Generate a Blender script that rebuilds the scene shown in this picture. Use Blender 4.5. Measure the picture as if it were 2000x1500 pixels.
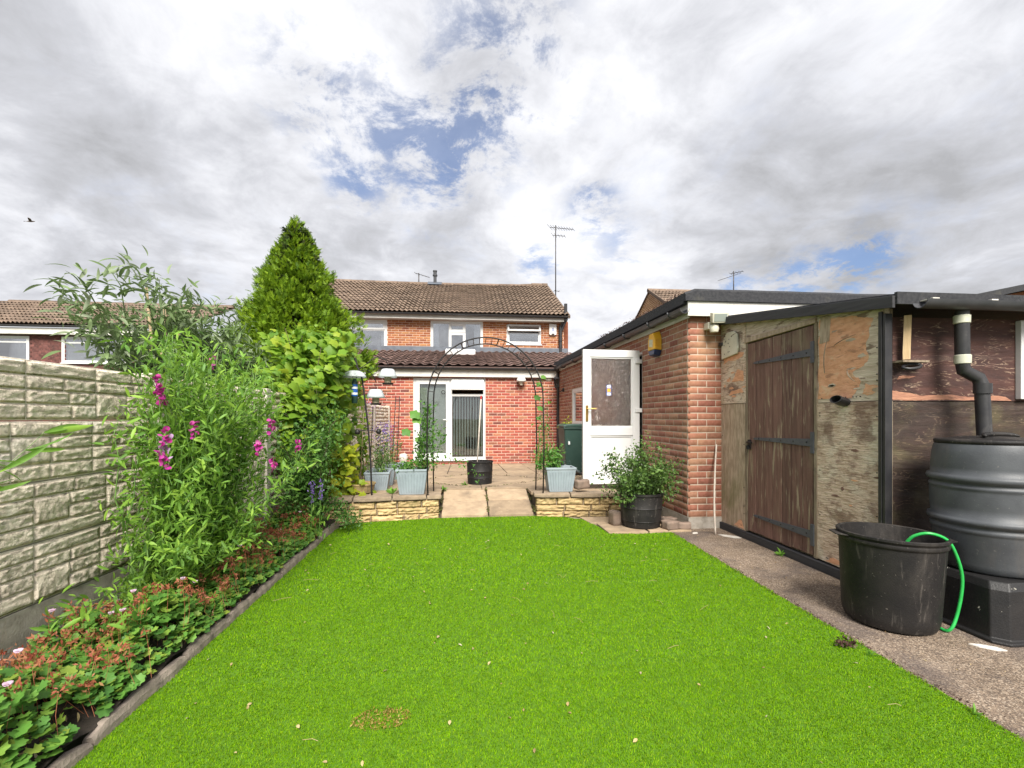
import bpy, bmesh, math, random
import numpy as np
from mathutils import Matrix, Vector, noise as mnoise
for o in list(bpy.data.objects): bpy.data.objects.remove(o)
SC = bpy.context.scene
COL = SC.collection
R = math.radians
random.seed(7); rng = np.random.default_rng(7)

# ------------------------------------------------------------------ camera
CAMZ = 1.32
cam = bpy.data.cameras.new('camera'); camo = bpy.data.objects.new('camera', cam); COL.objects.link(camo)
cam.sensor_fit = 'HORIZONTAL'; cam.sensor_width = 36.0; cam.lens = 36.0*910/2000
cam.shift_y = 66/2000; cam.clip_start = 0.05; cam.clip_end = 2000
camo.location = (0, 0, CAMZ); camo.rotation_euler = (R(90), 0, -math.atan(0.1022))
SC.camera = camo

# ------------------------------------------------------------------ sky, sun, exposure
SUN_EL, SUN_AZ = R(44), R(177)          # azimuth clockwise from +Y: behind the camera, a little to the right
SC.view_settings.view_transform = 'Standard'; SC.view_settings.look = 'None'
SC.view_settings.gamma = 1.0; SC.view_settings.exposure = 1.0
SC.view_settings.use_curve_mapping = False
w = bpy.data.worlds.new('World'); SC.world = w; w.use_nodes = True
wt = w.node_tree; wt.nodes.clear()
def nd(t, typ, **k):
    n = t.nodes.new(typ)
    for a, b in k.items(): setattr(n, a, b)
    return n
def lk(t, a, b): t.links.new(a, b)
def setin(t, sock, v):
    if hasattr(v, 'is_linked') or isinstance(v, bpy.types.NodeSocket): t.links.new(v, sock)
    elif isinstance(v, (tuple, list)) and len(v) == 3 and sock.type == 'RGBA': sock.default_value = (*v, 1)
    else: sock.default_value = v
def mth(t, op, a, b=None, c=None, clamp=False):
    n = nd(t, 'ShaderNodeMath', operation=op, use_clamp=clamp)
    for i, x in enumerate((a, b, c)):
        if x is not None: setin(t, n.inputs[i], x)
    return n.outputs[0]
def vmt(t, op, a, b=None, out=0):
    n = nd(t, 'ShaderNodeVectorMath', operation=op)
    setin(t, n.inputs[0], a)
    if b is not None: setin(t, n.inputs[1], b)
    return n.outputs[out]
def mixc(t, f, a, b, mode='MIX'):
    n = nd(t, 'ShaderNodeMix', data_type='RGBA', blend_type=mode)
    setin(t, n.inputs[0], f); setin(t, n.inputs[6], a); setin(t, n.inputs[7], b)
    return n.outputs[2]
def mrange(t, v, a, b, c=0.0, d=1.0, smooth=True):
    n = nd(t, 'ShaderNodeMapRange', interpolation_type='SMOOTHSTEP' if smooth else 'LINEAR')
    setin(t, n.inputs[0], v); n.inputs[1].default_value = a; n.inputs[2].default_value = b
    n.inputs[3].default_value = c; n.inputs[4].default_value = d
    return n.outputs[0]
def noi(t, vec, scale, detail=6, rough=.55, dist=0.0, out=0):
    n = nd(t, 'ShaderNodeTexNoise'); setin(t, n.inputs['Vector'], vec)
    n.inputs['Scale'].default_value = scale; n.inputs['Detail'].default_value = detail
    n.inputs['Roughness'].default_value = rough; n.inputs['Distortion'].default_value = dist
    return n.outputs[out]
sky = nd(wt, 'ShaderNodeTexSky', sky_type='NISHITA'); sky.sun_disc = False
sky.sun_elevation = SUN_EL; sky.sun_rotation = SUN_AZ; sky.air_density = 1.0; sky.dust_density = 0.6; sky.ozone_density = 2.2
tc = nd(wt, 'ShaderNodeTexCoord')
dirv = vmt(wt, 'NORMALIZE', tc.outputs['Generated'])
sep = nd(wt, 'ShaderNodeSeparateXYZ'); lk(wt, dirv, sep.inputs[0])
zz = mth(wt, 'ADD', mth(wt, 'MAXIMUM', sep.outputs[2], 0.0), 0.30)
cmb = nd(wt, 'ShaderNodeCombineXYZ')
lk(wt, mth(wt, 'DIVIDE', sep.outputs[0], zz), cmb.inputs[0]); lk(wt, mth(wt, 'DIVIDE', sep.outputs[1], zz), cmb.inputs[1])
pv = cmb.outputs[0]
def skydir(x, y, z):
    return Vector((x, y, z)).normalized()
def blobs(lst):
    """sum of soft caps on the sky dome: (direction, sharpness, weight)"""
    acc = None
    for d, k, wgt in lst:
        dt = vmt(wt, 'DOT_PRODUCT', dirv, tuple(d), out=1)
        e = mth(wt, 'EXPONENT', mth(wt, 'MULTIPLY_ADD', dt, k, -k))
        e = mth(wt, 'MULTIPLY', e, wgt)
        acc = e if acc is None else mth(wt, 'ADD', acc, e)
    return acc
n1 = noi(wt, pv, 1.15, 10, .58, .7)
n2 = noi(wt, vmt(wt, 'ADD', pv, (3.1, 7.7, 0)), 2.7, 9, .6, .5)
n4 = noi(wt, vmt(wt, 'ADD', pv, (5.5, 2.1, 0)), 7.5, 8, .62, .4)
n3 = noi(wt, vmt(wt, 'ADD', vmt(wt, 'MULTIPLY', pv, (1.25, .8, 1)), (9.4, 1.2, 0)), 1.5, 9, .62, .7)
# openings where the blue shows between the clouds, and the heavy grey banks
gaps = blobs([(skydir(.048, .833, .551), 120, .115), (skydir(-.259, .802, .539), 260, .12), (skydir(-.134, .854, .502), 200, .095), (skydir(-.035, .883, .467), 300, .11), (skydir(.085, .752, .654), 110, .09), (skydir(.248, .877, .411), 900, .13),
              (skydir(.633, .730, .250), 900, .17), (skydir(.577, .779, .243), 1200, .15), (skydir(.667, .695, .262), 1500, .15), (skydir(.50, .83, .245), 1500, .12), (skydir(.148, .939, .309), 700, .12), (skydir(.30, .89, .31), 500, .09), (skydir(-.35, .2, .9), 30, .14), (skydir(-.6, -.5, .6), 30, .14), (skydir(.5, -.6, .6), 30, .14), (skydir(-.204, .884, .421), 900, .10)])
banks = blobs([(skydir(.522, .756, .395), 40, .26), (skydir(.742, .611, .30), 40, .22), (skydir(-.546, .702, .457), 30, .16), (skydir(-.5, .79, .33), 60, .16), (skydir(-.272, .90, .34), 150, .15), (skydir(-.047, .928, .36), 200, .15),
               (skydir(.144, .91, .39), 250, -.10), (skydir(-.348, .737, .579), 60, -.16), (skydir(.31, .80, .514), 80, -.14), (skydir(-.63, .69, .36), 500, -.12), (skydir(.574, .607, .55), 60, -.08), (skydir(.352, .907, .233), 200, -.20), (skydir(-.6, -.6, .5), 6, .10), (skydir(.6, -.5, .6), 6, .10)])
wisp = noi(wt, vmt(wt, 'ADD', vmt(wt, 'MULTIPLY', pv, (1.0, 1.0, 1)), (1.3, 4.4, 0)), 6.5, 11, .70, .25)
gaps = mth(wt, 'MULTIPLY', gaps, mrange(wt, wisp, .38, .62, .05, 2.3))
cov = mth(wt, 'ADD', mth(wt, 'ADD', mth(wt, 'MULTIPLY', n1, .35), mth(wt, 'MULTIPLY', n3, .35)), mth(wt, 'MULTIPLY', n4, .30))
cov = mth(wt, 'SUBTRACT', mth(wt, 'ADD', cov, .12), gaps)
cover = mrange(wt, cov, .30, .60)
cover = mth(wt, 'MULTIPLY_ADD', cover, .76, .24)
shade = mth(wt, 'ADD', mth(wt, 'ADD', mth(wt, 'MULTIPLY', n2, .85), mth(wt, 'MULTIPLY', n1, .45)), mth(wt, 'SUBTRACT', banks, mth(wt, 'MULTIPLY_ADD', n4, -.50, .39)))
ramp = nd(wt, 'ShaderNodeValToRGB'); lk(wt, shade, ramp.inputs[0])
el = ramp.color_ramp.elements
el[0].position = .36; el[0].color = (.54, .543, .56, 1)
el[1].position = .90; el[1].color = (.245, .247, .258, 1)
e = el.new(.50); e.color = (.452, .457, .48, 1)
e = el.new(.66); e.color = (.345, .35, .373, 1)
bluesky = mixc(wt, 1.0, sky.outputs[0], (.060, .066, .078), 'MULTIPLY')
hz = mrange(wt, sep.outputs[2], 0.0, .16, .55, 0.0)
cloudcol = mixc(wt, hz, ramp.outputs[0], (.50, .51, .53))
final = mixc(wt, cover, bluesky, cloudcol)
bg = nd(wt, 'ShaderNodeBackground'); lk(wt, final, bg.inputs[0]); bg.inputs[1].default_value = 1.0
ow = nd(wt, 'ShaderNodeOutputWorld'); lk(wt, bg.outputs[0], ow.inputs[0])
sl = bpy.data.lights.new('sun', 'SUN'); sl.energy = 4.1; sl.angle = R(30); sl.color = (1.0, .955, .88)
so = bpy.data.objects.new('sun', sl); COL.objects.link(so); so.location = (2, -6, 12)
sd = Vector((math.sin(SUN_AZ)*math.cos(SUN_EL), math.cos(SUN_AZ)*math.cos(SUN_EL), math.sin(SUN_EL)))
so.rotation_euler = sd.to_track_quat('Z', 'Y').to_euler()

# ------------------------------------------------------------------ materials
MATS = {}
def surf(name, c1, c2=None, scale=6, detail=6, rough=.7, bump=0.0, bscale=40, stretch=(1, 1, 1), var=0.0, vcols=None,
         stains_shade=(), metal=0.0, spec=.4, transl=0.0, roughvar=0.0, dist=0.0, brough=.6, contrast=(.3, .7), cells=None):
    m = bpy.data.materials.new(name); m.use_nodes = True; t = m.node_tree; t.nodes.clear()
    geo = nd(t, 'ShaderNodeNewGeometry'); pos = geo.outputs['Position']
    sp = vmt(t, 'MULTIPLY', pos, tuple(stretch))
    col = c1 if c2 is None else mixc(t, mrange(t, noi(t, sp, scale, detail, .6, dist), *contrast), c1, c2)
    if cells:
        vo = nd(t, 'ShaderNodeTexVoronoi'); lk(t, sp, vo.inputs['Vector']); vo.inputs['Scale'].default_value = cells[0]
        sx = nd(t, 'ShaderNodeSeparateColor'); lk(t, vo.outputs['Color'], sx.inputs[0])
        rp = nd(t, 'ShaderNodeValToRGB'); lk(t, sx.outputs[0], rp.inputs[0]); rp.color_ramp.interpolation = 'CONSTANT'
        e = rp.color_ramp.elements
        while len(e) < len(cells[1]): e.new(.5)
        for i, cc in enumerate(cells[1]):
            e[i].position = i/len(cells[1]); e[i].color = (*cc, 1)
        col = mixc(t, 1.0, rp.outputs[0], col, 'MULTIPLY')
    if vcols or var:
        at = nd(t, 'ShaderNodeAttribute', attribute_name='var'); oi = nd(t, 'ShaderNodeObjectInfo')
        v = mth(t, 'FRACT', mth(t, 'ADD', at.outputs['Fac'], oi.outputs['Random']))
        if vcols:
            rp = nd(t, 'ShaderNodeValToRGB'); lk(t, v, rp.inputs[0]); rp.color_ramp.interpolation = 'LINEAR'
            e = rp.color_ramp.elements
            while len(e) < len(vcols): e.new(.5)
            for i, cc in enumerate(vcols):
                e[i].position = i/(len(vcols)-1); e[i].color = (*cc, 1)
            col = mixc(t, 1.0, rp.outputs[0], col, 'MULTIPLY')
        if var:
            hs = nd(t, 'ShaderNodeHueSaturation'); setin(t, hs.inputs['Color'], col)
            lk(t, mrange(t, v, 0, 1, 1-var, 1+var, False), hs.inputs['Value']); col = hs.outputs[0]
    for (sc, sscale, lo, hi, stren, sst) in stains_shade:
        ns = noi(t, vmt(t, 'MULTIPLY', pos, tuple(sst)), sscale, 8, .62, .4)
        col = mixc(t, mth(t, 'MULTIPLY', mrange(t, ns, lo, hi), stren), col, sc)
    b = nd(t, 'ShaderNodeBsdfPrincipled'); setin(t, b.inputs['Base Color'], col)
    b.inputs['Metallic'].default_value = metal; b.inputs['Specular IOR Level'].default_value = spec
    b.inputs['Roughness'].default_value = rough
    if roughvar:
        lk(t, mrange(t, noi(t, pos, scale*1.7, 5), .3, .7, rough-roughvar, rough+roughvar, False), b.inputs['Roughness'])
    if bump:
        bn = nd(t, 'ShaderNodeBump'); bn.inputs['Strength'].default_value = bump; bn.inputs['Distance'].default_value = .01
        lk(t, noi(t, sp, bscale, 8, brough, dist), bn.inputs['Height']); lk(t, bn.outputs[0], b.inputs['Normal'])
    sh = b.outputs[0]
    if transl:
        tr = nd(t, 'ShaderNodeBsdfTranslucent'); setin(t, tr.inputs[0], col)
        mx = nd(t, 'ShaderNodeMixShader'); mx.inputs[0].default_value = transl
        lk(t, sh, mx.inputs[1]); lk(t, tr.outputs[0], mx.inputs[2]); sh = mx.outputs[0]
    o = nd(t, 'ShaderNodeOutputMaterial'); lk(t, sh, o.inputs[0])
    MATS[name] = m; return m
def glassmat(name, tint=(.9, .93, .95), refl=.12, rough=0.0, bump=0, bscale=60):
    m = bpy.data.materials.new(name); m.use_nodes = True; t = m.node_tree; t.nodes.clear()
    g = nd(t, 'ShaderNodeBsdfGlossy'); g.inputs['Roughness'].default_value = rough
    tr = nd(t, 'ShaderNodeBsdfTransparent'); tr.inputs[0].default_value = (*tint, 1)
    if bump:
        rf = nd(t, 'ShaderNodeBsdfRefraction'); rf.inputs['Color'].default_value = (*tint, 1); rf.inputs['IOR'].default_value = 1.25; rf.inputs['Roughness'].default_value = .08
        geo = nd(t, 'ShaderNodeNewGeometry')
        bn = nd(t, 'ShaderNodeBump'); bn.inputs['Strength'].default_value = bump; bn.inputs['Distance'].default_value = .05
        vo = nd(t, 'ShaderNodeTexNoise'); vo.inputs['Scale'].default_value = bscale; vo.inputs['Distortion'].default_value = 2.2; vo.inputs['Detail'].default_value = 2
        lk(t, vmt(t, 'MULTIPLY', geo.outputs['Position'], (1, 1, .55)), vo.inputs['Vector'])
        lk(t, vo.outputs[0], bn.inputs['Height'])
        lk(t, bn.outputs[0], rf.inputs['Normal']); lk(t, bn.outputs[0], g.inputs['Normal'])
        body = rf.outputs[0]
    else: body = tr.outputs[0]
    fr = nd(t, 'ShaderNodeFresnel'); fr.inputs[0].default_value = 1.5
    mx = nd(t, 'ShaderNodeMixShader'); lk(t, mth(t, 'ADD', fr.outputs[0], refl, clamp=True), mx.inputs[0])
    lk(t, body, mx.inputs[1]); lk(t, g.outputs[0], mx.inputs[2])
    o = nd(t, 'ShaderNodeOutputMaterial'); lk(t, mx.outputs[0], o.inputs[0])
    MATS[name] = m; return m

ONE = (1, 1, 1)
surf('concrete_panel', (.72, .66, .56), (.58, .52, .43), 9, 8, .9, .5, 60, stains_shade=[((.13, .11, .09), 5, .53, .70, .6, (1, 1, 2)), ((.62, .58, .50), 3.0, .5, .75, .5, ONE), ((.16, .18, .08), 2.2, .58, .75, .35, ONE)])
surf('rock_face', (.80, .71, .58), (.64, .55, .44), 15, 9, .92, 1.0, 60, var=.12, stains_shade=[((.24, .195, .15), 34, .52, .63, .6, (1, .6, 1.4)), ((.30, .245, .185), 6, .54, .72, .5, (1, 1, 2.2)), ((.74, .70, .63), 3.4, .52, .72, .5, ONE), ((.20, .20, .10), 2.6, .62, .78, .3, ONE)])  # finest dark layer paints chisel-pit shadows into the colour; the others are stains
surf('concrete_plain', (.42, .38, .33), (.28, .25, .21), 14, 9, .92, .5, 90, stains_shade=[((.10, .09, .08), 3.5, .55, .75, .6, ONE), ((.30, .20, .10), 6, .62, .8, .5, (1, 1, .4))])
surf('concrete_post', (.58, .53, .45), (.44, .40, .34), 8, 7, .9, .3, 80)
surf('soil', (.055, .042, .032), (.03, .024, .018), 20, 8, .95, .9, 70)
surf('ground_far', (.10, .12, .05), (.07, .07, .04), 2, 6, .95, .3, 20)
surf('kerb_stone', (.34, .28, .23), (.22, .18, .15), 12, 8, .92, .7, 70, var=.15, stains_shade=[((.42, .34, .20), 8, .6, .75, .5, ONE), ((.07, .06, .05), 6, .55, .72, .6, ONE)])
surf('turf_backing', (.085, .19, .003), (.06, .14, .003), 30, 6, .9, .3, 120)
surf('path_concrete', ONE, (.72, .70, .68), 5, 6, .92, .9, 110, cells=(150, [(.15, .112, .083), (.28, .21, .152), (.215, .16, .115), (.42, .34, .26), (.18, .135, .10), (.32, .24, .172), (.115, .088, .068)]), stains_shade=[((.085, .068, .065), 1.5, .47, .66, .62, ONE), ((.07, .055, .05), 5, .58, .72, .5, ONE), ((.30, .24, .19), 2.3, .55, .75, .4, ONE)])
surf('brick_red', (1, 1, 1), (.80, .76, .72), 22, 8, .88, .2, 150, vcols=[(.33, .075, .055), (.38, .095, .065), (.30, .07, .055), (.44, .165, .095), (.36, .085, .06), (.16, .052, .045), (.45, .20, .11), (.34, .08, .06)], stains_shade=[((.50, .27, .16), 2.0, .55, .78, .35, ONE)])
surf('brick_garage', (1, 1, 1), (.74, .70, .64), 26, 8, .9, .18, 160, vcols=[(.31, .115, .078), (.38, .17, .11), (.26, .092, .068), (.39, .20, .13), (.345, .135, .092), (.285, .13, .085), (.42, .235, .15), (.32, .105, .075)], stains_shade=[((.42, .26, .14), 1.2, .50, .74, .5, (1, 1, 1.2)), ((.22, .19, .08), 1.7, .60, .78, .35, ONE)])
surf('brick_brown', (1, 1, 1), (.78, .72, .66), 18, 7, .9, .5, 100, vcols=[(.33, .12, .05), (.40, .18, .075), (.27, .09, .04), (.44, .22, .09), (.36, .13, .055), (.23, .075, .04), (.42, .17, .07)])
surf('brick_tan', (1, 1, 1), (.85, .8, .75), 12, 6, .9, .4, 80, vcols=[(.42, .24, .11), (.48, .29, .14), (.38, .20, .09), (.45, .27, .13)])
surf('mortar_light', (.62, .46, .37), (.52, .38, .30), 30, 6, .95, .4, 120)
surf('mortar_garage', (.52, .42, .33), (.40, .32, .25), 12, 6, .95, .4, 120)
surf('roof_tile', (.20, .145, .105), (.135, .095, .072), 9, 8, .9, .5, 70, var=.22, stains_shade=[((.34, .28, .19), 7, .60, .72, .55, ONE), ((.06, .05, .045), 4, .58, .74, .5, ONE)])
surf('roof_tile_ext', (.165, .10, .082), (.105, .066, .058), 9, 8, .85, .5, 70, var=.22, stains_shade=[((.30, .22, .18), 9, .60, .72, .5, ONE), ((.05, .042, .042), 4, .56, .74, .5, ONE)])
surf('hung_tile', (.16, .06, .05), (.09, .04, .035), 9, 6, .85, .4, 70, var=.3, stains_shade=[((.42, .28, .2), 12, .62, .7, .5, ONE)])
surf('upvc', (.66, .66, .65), (.61, .61, .60), 3, 5, .35, .03, 30, spec=.5, stains_shade=[((.42, .41, .36), 3.5, .60, .82, .35, (1, 1, .5))])
surf('fascia_white', (.64, .62, .58), (.54, .52, .47), 4, 7, .6, .15, 40, stains_shade=[((.25, .24, .18), 5, .60, .78, .5, (1, 1, .5))])
surf('black_plastic', (.022, .022, .025), (.035, .034, .035), 8, 6, .42, .06, 60, spec=.45, roughvar=.1, stains_shade=[((.13, .12, .11), 12, .62, .76, .4, (1, 1, .5))])
surf('grey_gutter', (.04, .042, .047), (.06, .06, .066), 8, 6, .42, .06, 60, spec=.45)
surf('black_felt', (.024, .025, .029), (.048, .048, .052), 40, 7, .95, .7, 160, stains_shade=[((.15, .14, .11), 3, .58, .75, .4, ONE)])
surf('lead', (.13, .145, .17), (.09, .10, .12), 5, 6, .55, .2, 30, metal=.2)
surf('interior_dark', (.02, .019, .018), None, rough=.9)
surf('interior_room', (.13, .105, .085), (.07, .055, .045), 3, 4, .9)
surf('curtain', (.62, .64, .68), (.5, .52, .56), 3, 3, .9)
surf('blind_slat', (.84, .82, .76), (.76, .74, .68), 5, 3, .8)
surf('brass', (.52, .33, .10), (.42, .26, .08), 20, 4, .3, metal=.9)
surf('dark_iron', (.018, .018, .02), (.035, .03, .028), 30, 6, .5, .2, 120, metal=.4)
surf('alarm_yellow', (.80, .42, .02), (.70, .36, .02), 6, 4, .4, spec=.5)
surf('alarm_blue', (.02, .03, .09), None, rough=.4)
surf('print_pale', (.66, .60, .38), (.45, .42, .34), 60, 5, .5, contrast=(.4, .6))
surf('print_blue', (.02, .10, .42), None, rough=.4)
surf('print_white', (.75, .76, .76), None, rough=.5)
surf('steel', (.5, .5, .5), None, rough=.35, metal=.9)
surf('cream_plastic', (.66, .63, .52), (.55, .52, .42), 10, 5, .5, stains_shade=[((.3, .28, .2), 9, .6, .75, .5, ONE)])
surf('grey_planter', (.27, .32, .35), (.22, .26, .285), 5, 5, .55, .08, 60, spec=.4, stains_shade=[((.14, .13, .10), 7, .6, .78, .5, (1, 1, .5))])
surf('green_bin', (.022, .055, .045), (.03, .065, .052), 5, 5, .5, .08, 60)
surf('butt_plastic', (.052, .056, .063), (.076, .082, .09), 5, 6, .48, .12, 140, spec=.4, stains_shade=[((.13, .115, .10), 4, .52, .74, .45, (1.5, 1.5, .4)), ((.20, .19, .175), 60, .63, .70, .4, ONE)])
surf('tub_plastic', (.011, .0105, .011), (.02, .018, .017), 6, 7, .55, .2, 110, spec=.25, stains_shade=[((.20, .18, .155), 45, .64, .70, .55, ONE), ((.085, .075, .066), 3.5, .48, .70, .55, (1, 1, .45)), ((.14, .125, .11), 14, .58, .68, .35, (1.6, 1.6, .25))])
surf('stand_plastic', (.010, .010, .011), (.018, .017, .017), 7, 7, .5, .2, 100, stains_shade=[((.62, .60, .52), 6, .625, .645, .9, (1, 1, .8)), ((.4, .38, .32), 30, .68, .72, .6, ONE)])
surf('hose_green', (.02, .33, .06), (.025, .40, .08), 12, 3, .32, spec=.5)
surf('buff_stone', (.52, .38, .19), (.38, .27, .13), 9, 8, .9, .8, 60, var=.2, stains_shade=[((.62, .50, .30), 5, .52, .72, .5, ONE), ((.09, .075, .04), 5, .58, .74, .7, (1, 1, .6)), ((.18, .17, .06), 3, .58, .76, .4, ONE)])
surf('coping', (.34, .26, .18), (.24, .18, .125), 14, 8, .92, .6, 80, var=.12, stains_shade=[((.13, .11, .08), 5, .55, .72, .55, ONE), ((.20, .19, .08), 4, .62, .78, .4, ONE)])
surf('slab', (.37, .275, .18), (.26, .19, .125), 7, 8, .9, .5, 60, var=.18, stains_shade=[((.12, .095, .075), 2.3, .50, .70, .65, ONE), ((.44, .35, .24), 20, .58, .7, .4, ONE), ((.14, .13, .06), 3.2, .62, .78, .4, ONE)])
surf('slab_bed', (.10, .075, .05), (.06, .045, .03), 16, 7, .95, .6, 80, stains_shade=[((.10, .13, .04), 5, .55, .7, .6, ONE)])
surf('ply_weathered', (.72, .57, .45), (.44, .31, .22), 70, 9, .9, .9, 60, stretch=(1, .16, 1.6), dist=.2, contrast=(.34, .66), stains_shade=[((.72, .65, .53), 3.2, .46, .66, .7, (1, .9, 1.2)), ((.17, .095, .068), 60, .50, .64, .38, (1, .25, 1.6)), ((.17, .095, .07), 4.5, .50, .64, .72, (1, .9, 1.1)), ((.16, .09, .065), 22, .54, .62, .5, (1, .5, 1.4)), ((.30, .27, .13), 1.8, .58, .74, .35, ONE)])
surf('ply_grey', (.54, .42, .32), (.32, .24, .17), 14, 9, .92, .6, 30, stretch=(1, 2.2, .5), contrast=(.3, .7), stains_shade=[((.17, .17, .07), 1.9, .48, .68, .65, (1, 1, .6)), ((.36, .30, .22), 7, .56, .7, .6, (1, 2, .6))])
surf('ply_pale', (.70, .60, .49), (.44, .34, .25), 20, 9, .9, .8, 40, stretch=(1, .25, 2.6), dist=.4, stains_shade=[((.13, .075, .05), 14, .54, .63, .75, (1, .4, 2)), ((.26, .26, .13), 4, .6, .75, .4, ONE)])
surf('ply_orange', (.76, .41, .25), (.60, .29, .16), 18, 8, .85, .7, 40, stretch=(1, .6, 1.8), dist=.5, stains_shade=[((.70, .50, .33), 11, .54, .68, .7, (1, .5, 1.6)), ((.26, .13, .075), 14, .57, .66, .6, (1, .5, 1.6)), ((.34, .30, .17), 3, .60, .74, .5, ONE)])
surf('ply_rust', (.40, .20, .125), (.28, .13, .085), 18, 8, .85, .7, 40, stretch=(.4, 1, 2), dist=.5, stains_shade=[((.12, .06, .045), 9, .54, .66, .7, (.4, 1, 2))])
surf('plank_brown', (.20, .108, .085), (.125, .066, .053), 12, 8, .75, .5, 40, stretch=(3, 3, .25), var=.2, stains_shade=[((.38, .31, .21), 15, .565, .64, .8, (1, 1, .10)), ((.30, .24, .16), 34, .57, .66, .65, (1, 1, .10)), ((.22, .17, .11), 3.0, .56, .74, .6, (1, 1, .6))])
surf('shed_frame_wood', (.30, .24, .17), (.17, .13, .09), 14, 8, .9, .5, 40, stretch=(2, 2, .3), stains_shade=[((.06, .05, .04), 6, .55, .7, .6, ONE)])
surf('black_timber', (.026, .026, .03), (.045, .044, .048), 9, 8, .7, .4, 50, stretch=(1, .2, 5), stains_shade=[((.20, .17, .12), 5, .64, .74, .6, ONE)])
surf('new_timber', (.60, .44, .26), (.50, .35, .19), 9, 7, .75, .3, 30, stretch=(5, 5, .5))
surf('cane', (.56, .43, .26), (.44, .33, .19), 20, 5, .6)
surf('stick_white', (.62, .55, .47), (.5, .42, .36), 20, 5, .7)
surf('cobble', (.25, .18, .14), (.16, .12, .095), 9, 7, .9, .5, 60, var=.2)
surf('slate_white', (.66, .63, .57), (.5, .47, .42), 12, 6, .9)
surf('feeder_dome', (.78, .82, .84), (.72, .76, .78), 6, 3, .25, spec=.6, transl=.5)
surf('hinge_iron', (.075, .08, .098), (.10, .105, .12), 30, 6, .5, .2, 120, metal=.2, stains_shade=[((.16, .10, .06), 9, .62, .75, .4, ONE)])
surf('feeder_seed', (.42, .37, .24), (.25, .22, .15), 60, 4, .8)
surf('bark', (.12, .085, .06), (.07, .05, .035), 14, 7, .95, .7, 50)
surf('tile_white', (.72, .71, .68), None, rough=.5)
def leafmat(name, cols, transl=.3, rough=.5, spec=.35):
    return surf(name, ONE, (.8, .82, .75), 9, 3, rough, .15, 60, vcols=cols, transl=transl, spec=spec)
leafmat('grass_blade', [(.135, .31, .002), (.168, .36, .002), (.20, .395, .003), (.08, .21, .002), (.23, .425, .004), (.172, .365, .002), (.32, .46, .02), (.11, .27, .002)], .30, .7, .08)
leafmat('conifer_leaf', [(.145, .265, .012), (.22, .36, .015), (.07, .15, .012), (.29, .43, .018), (.18, .31, .012), (.11, .21, .012)], .32, .6)
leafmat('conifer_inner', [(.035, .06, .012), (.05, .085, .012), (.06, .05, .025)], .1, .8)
leafmat('vine_leaf', [(.18, .34, .03), (.24, .40, .03), (.12, .26, .03), (.32, .46, .04), (.21, .37, .03), (.38, .47, .04)], .45)
leafmat('golden_leaf', [(.40, .50, .035), (.55, .56, .04), (.30, .42, .03), (.48, .55, .04)], .45)
leafmat('pea_leaf', [(.18, .35, .055), (.24, .44, .055), (.13, .28, .055), (.33, .53, .07), (.21, .38, .055)], .38)
leafmat('pea_stem', [(.16, .30, .07), (.22, .36, .10), (.13, .26, .06)], .2)
leafmat('geranium_leaf', [(.10, .25, .045), (.14, .32, .05), (.07, .19, .04), (.19, .38, .06), (.30, .40, .06), (.11, .27, .045)], .32)
leafmat('seed_head', [(.34, .10, .055), (.42, .16, .08), (.30, .06, .045), (.40, .22, .10)], .2)
leafmat('dark_leaf', [(.065, .16, .03), (.09, .21, .035), (.05, .12, .025), (.14, .27, .045)], .25)
leafmat('bush_leaf', [(.085, .16, .045), (.13, .23, .05), (.05, .105, .03), (.17, .28, .06), (.10, .19, .05)], .3)
leafmat('buddleja_leaf', [(.16, .24, .09), (.22, .31, .13), (.12, .19, .065), (.36, .42, .28), (.18, .27, .10)], .3, .6)
leafmat('climber_leaf', [(.08, .22, .04), (.13, .30, .05), (.06, .17, .03), (.18, .36, .05)], .35)
leafmat('magenta_petal', [(.55, .03, .30), (.62, .05, .36), (.45, .03, .30), (.62, .16, .42)], .35)
leafmat('mauve_petal', [(.50, .30, .55), (.58, .38, .60)], .35)
leafmat('pink_petal', [(.72, .45, .66), (.80, .62, .76)], .35)
leafmat('purple_petal', [(.22, .12, .50), (.30, .20, .55)], .35)
leafmat('dry_leaf', [(.45, .32, .14), (.55, .45, .24), (.30, .18, .08), (.62, .56, .40)], .2)
leafmat('dead_blade', [(.30, .22, .05), (.22, .14, .035), (.36, .30, .07)], .2)
leafmat('moss_dark', [(.05, .02, .02), (.08, .04, .03), (.10, .05, .04)], .1)
leafmat('moss_green', [(.10, .12, .03), (.14, .17, .04), (.09, .06, .03), (.07, .05, .03)], .1)
leafmat('weed_leaf', [(.16, .34, .05), (.22, .42, .06)], .35)
surf('bird_brown', (.16, .11, .08), (.09, .07, .06), 30, 4, .8)
surf('dead_turf', (.24, .20, .05), (.16, .12, .03), 30, 6, .9)
glassmat('window_glass', refl=.34)
glassmat('door_glass', (.82, .86, .86), refl=.07)
glassmat('clear_dark', (.5, .55, .55), refl=.06)
glassmat('obscured_glass', (.95, .94, .92), refl=.10, rough=.03, bump=1.0, bscale=22)
surf('aerial_metal', (.06, .06, .065), (.10, .09, .085), 20, 4, .5, metal=.5)
surf('roof_flue', (.05, .052, .058), None, rough=.5)
surf('floodlight_glass', (.28, .31, .28), None, rough=.15, spec=.6)
surf('tape_pale', (.55, .55, .45), (.42, .43, .34), 20, 5, .6)

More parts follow.
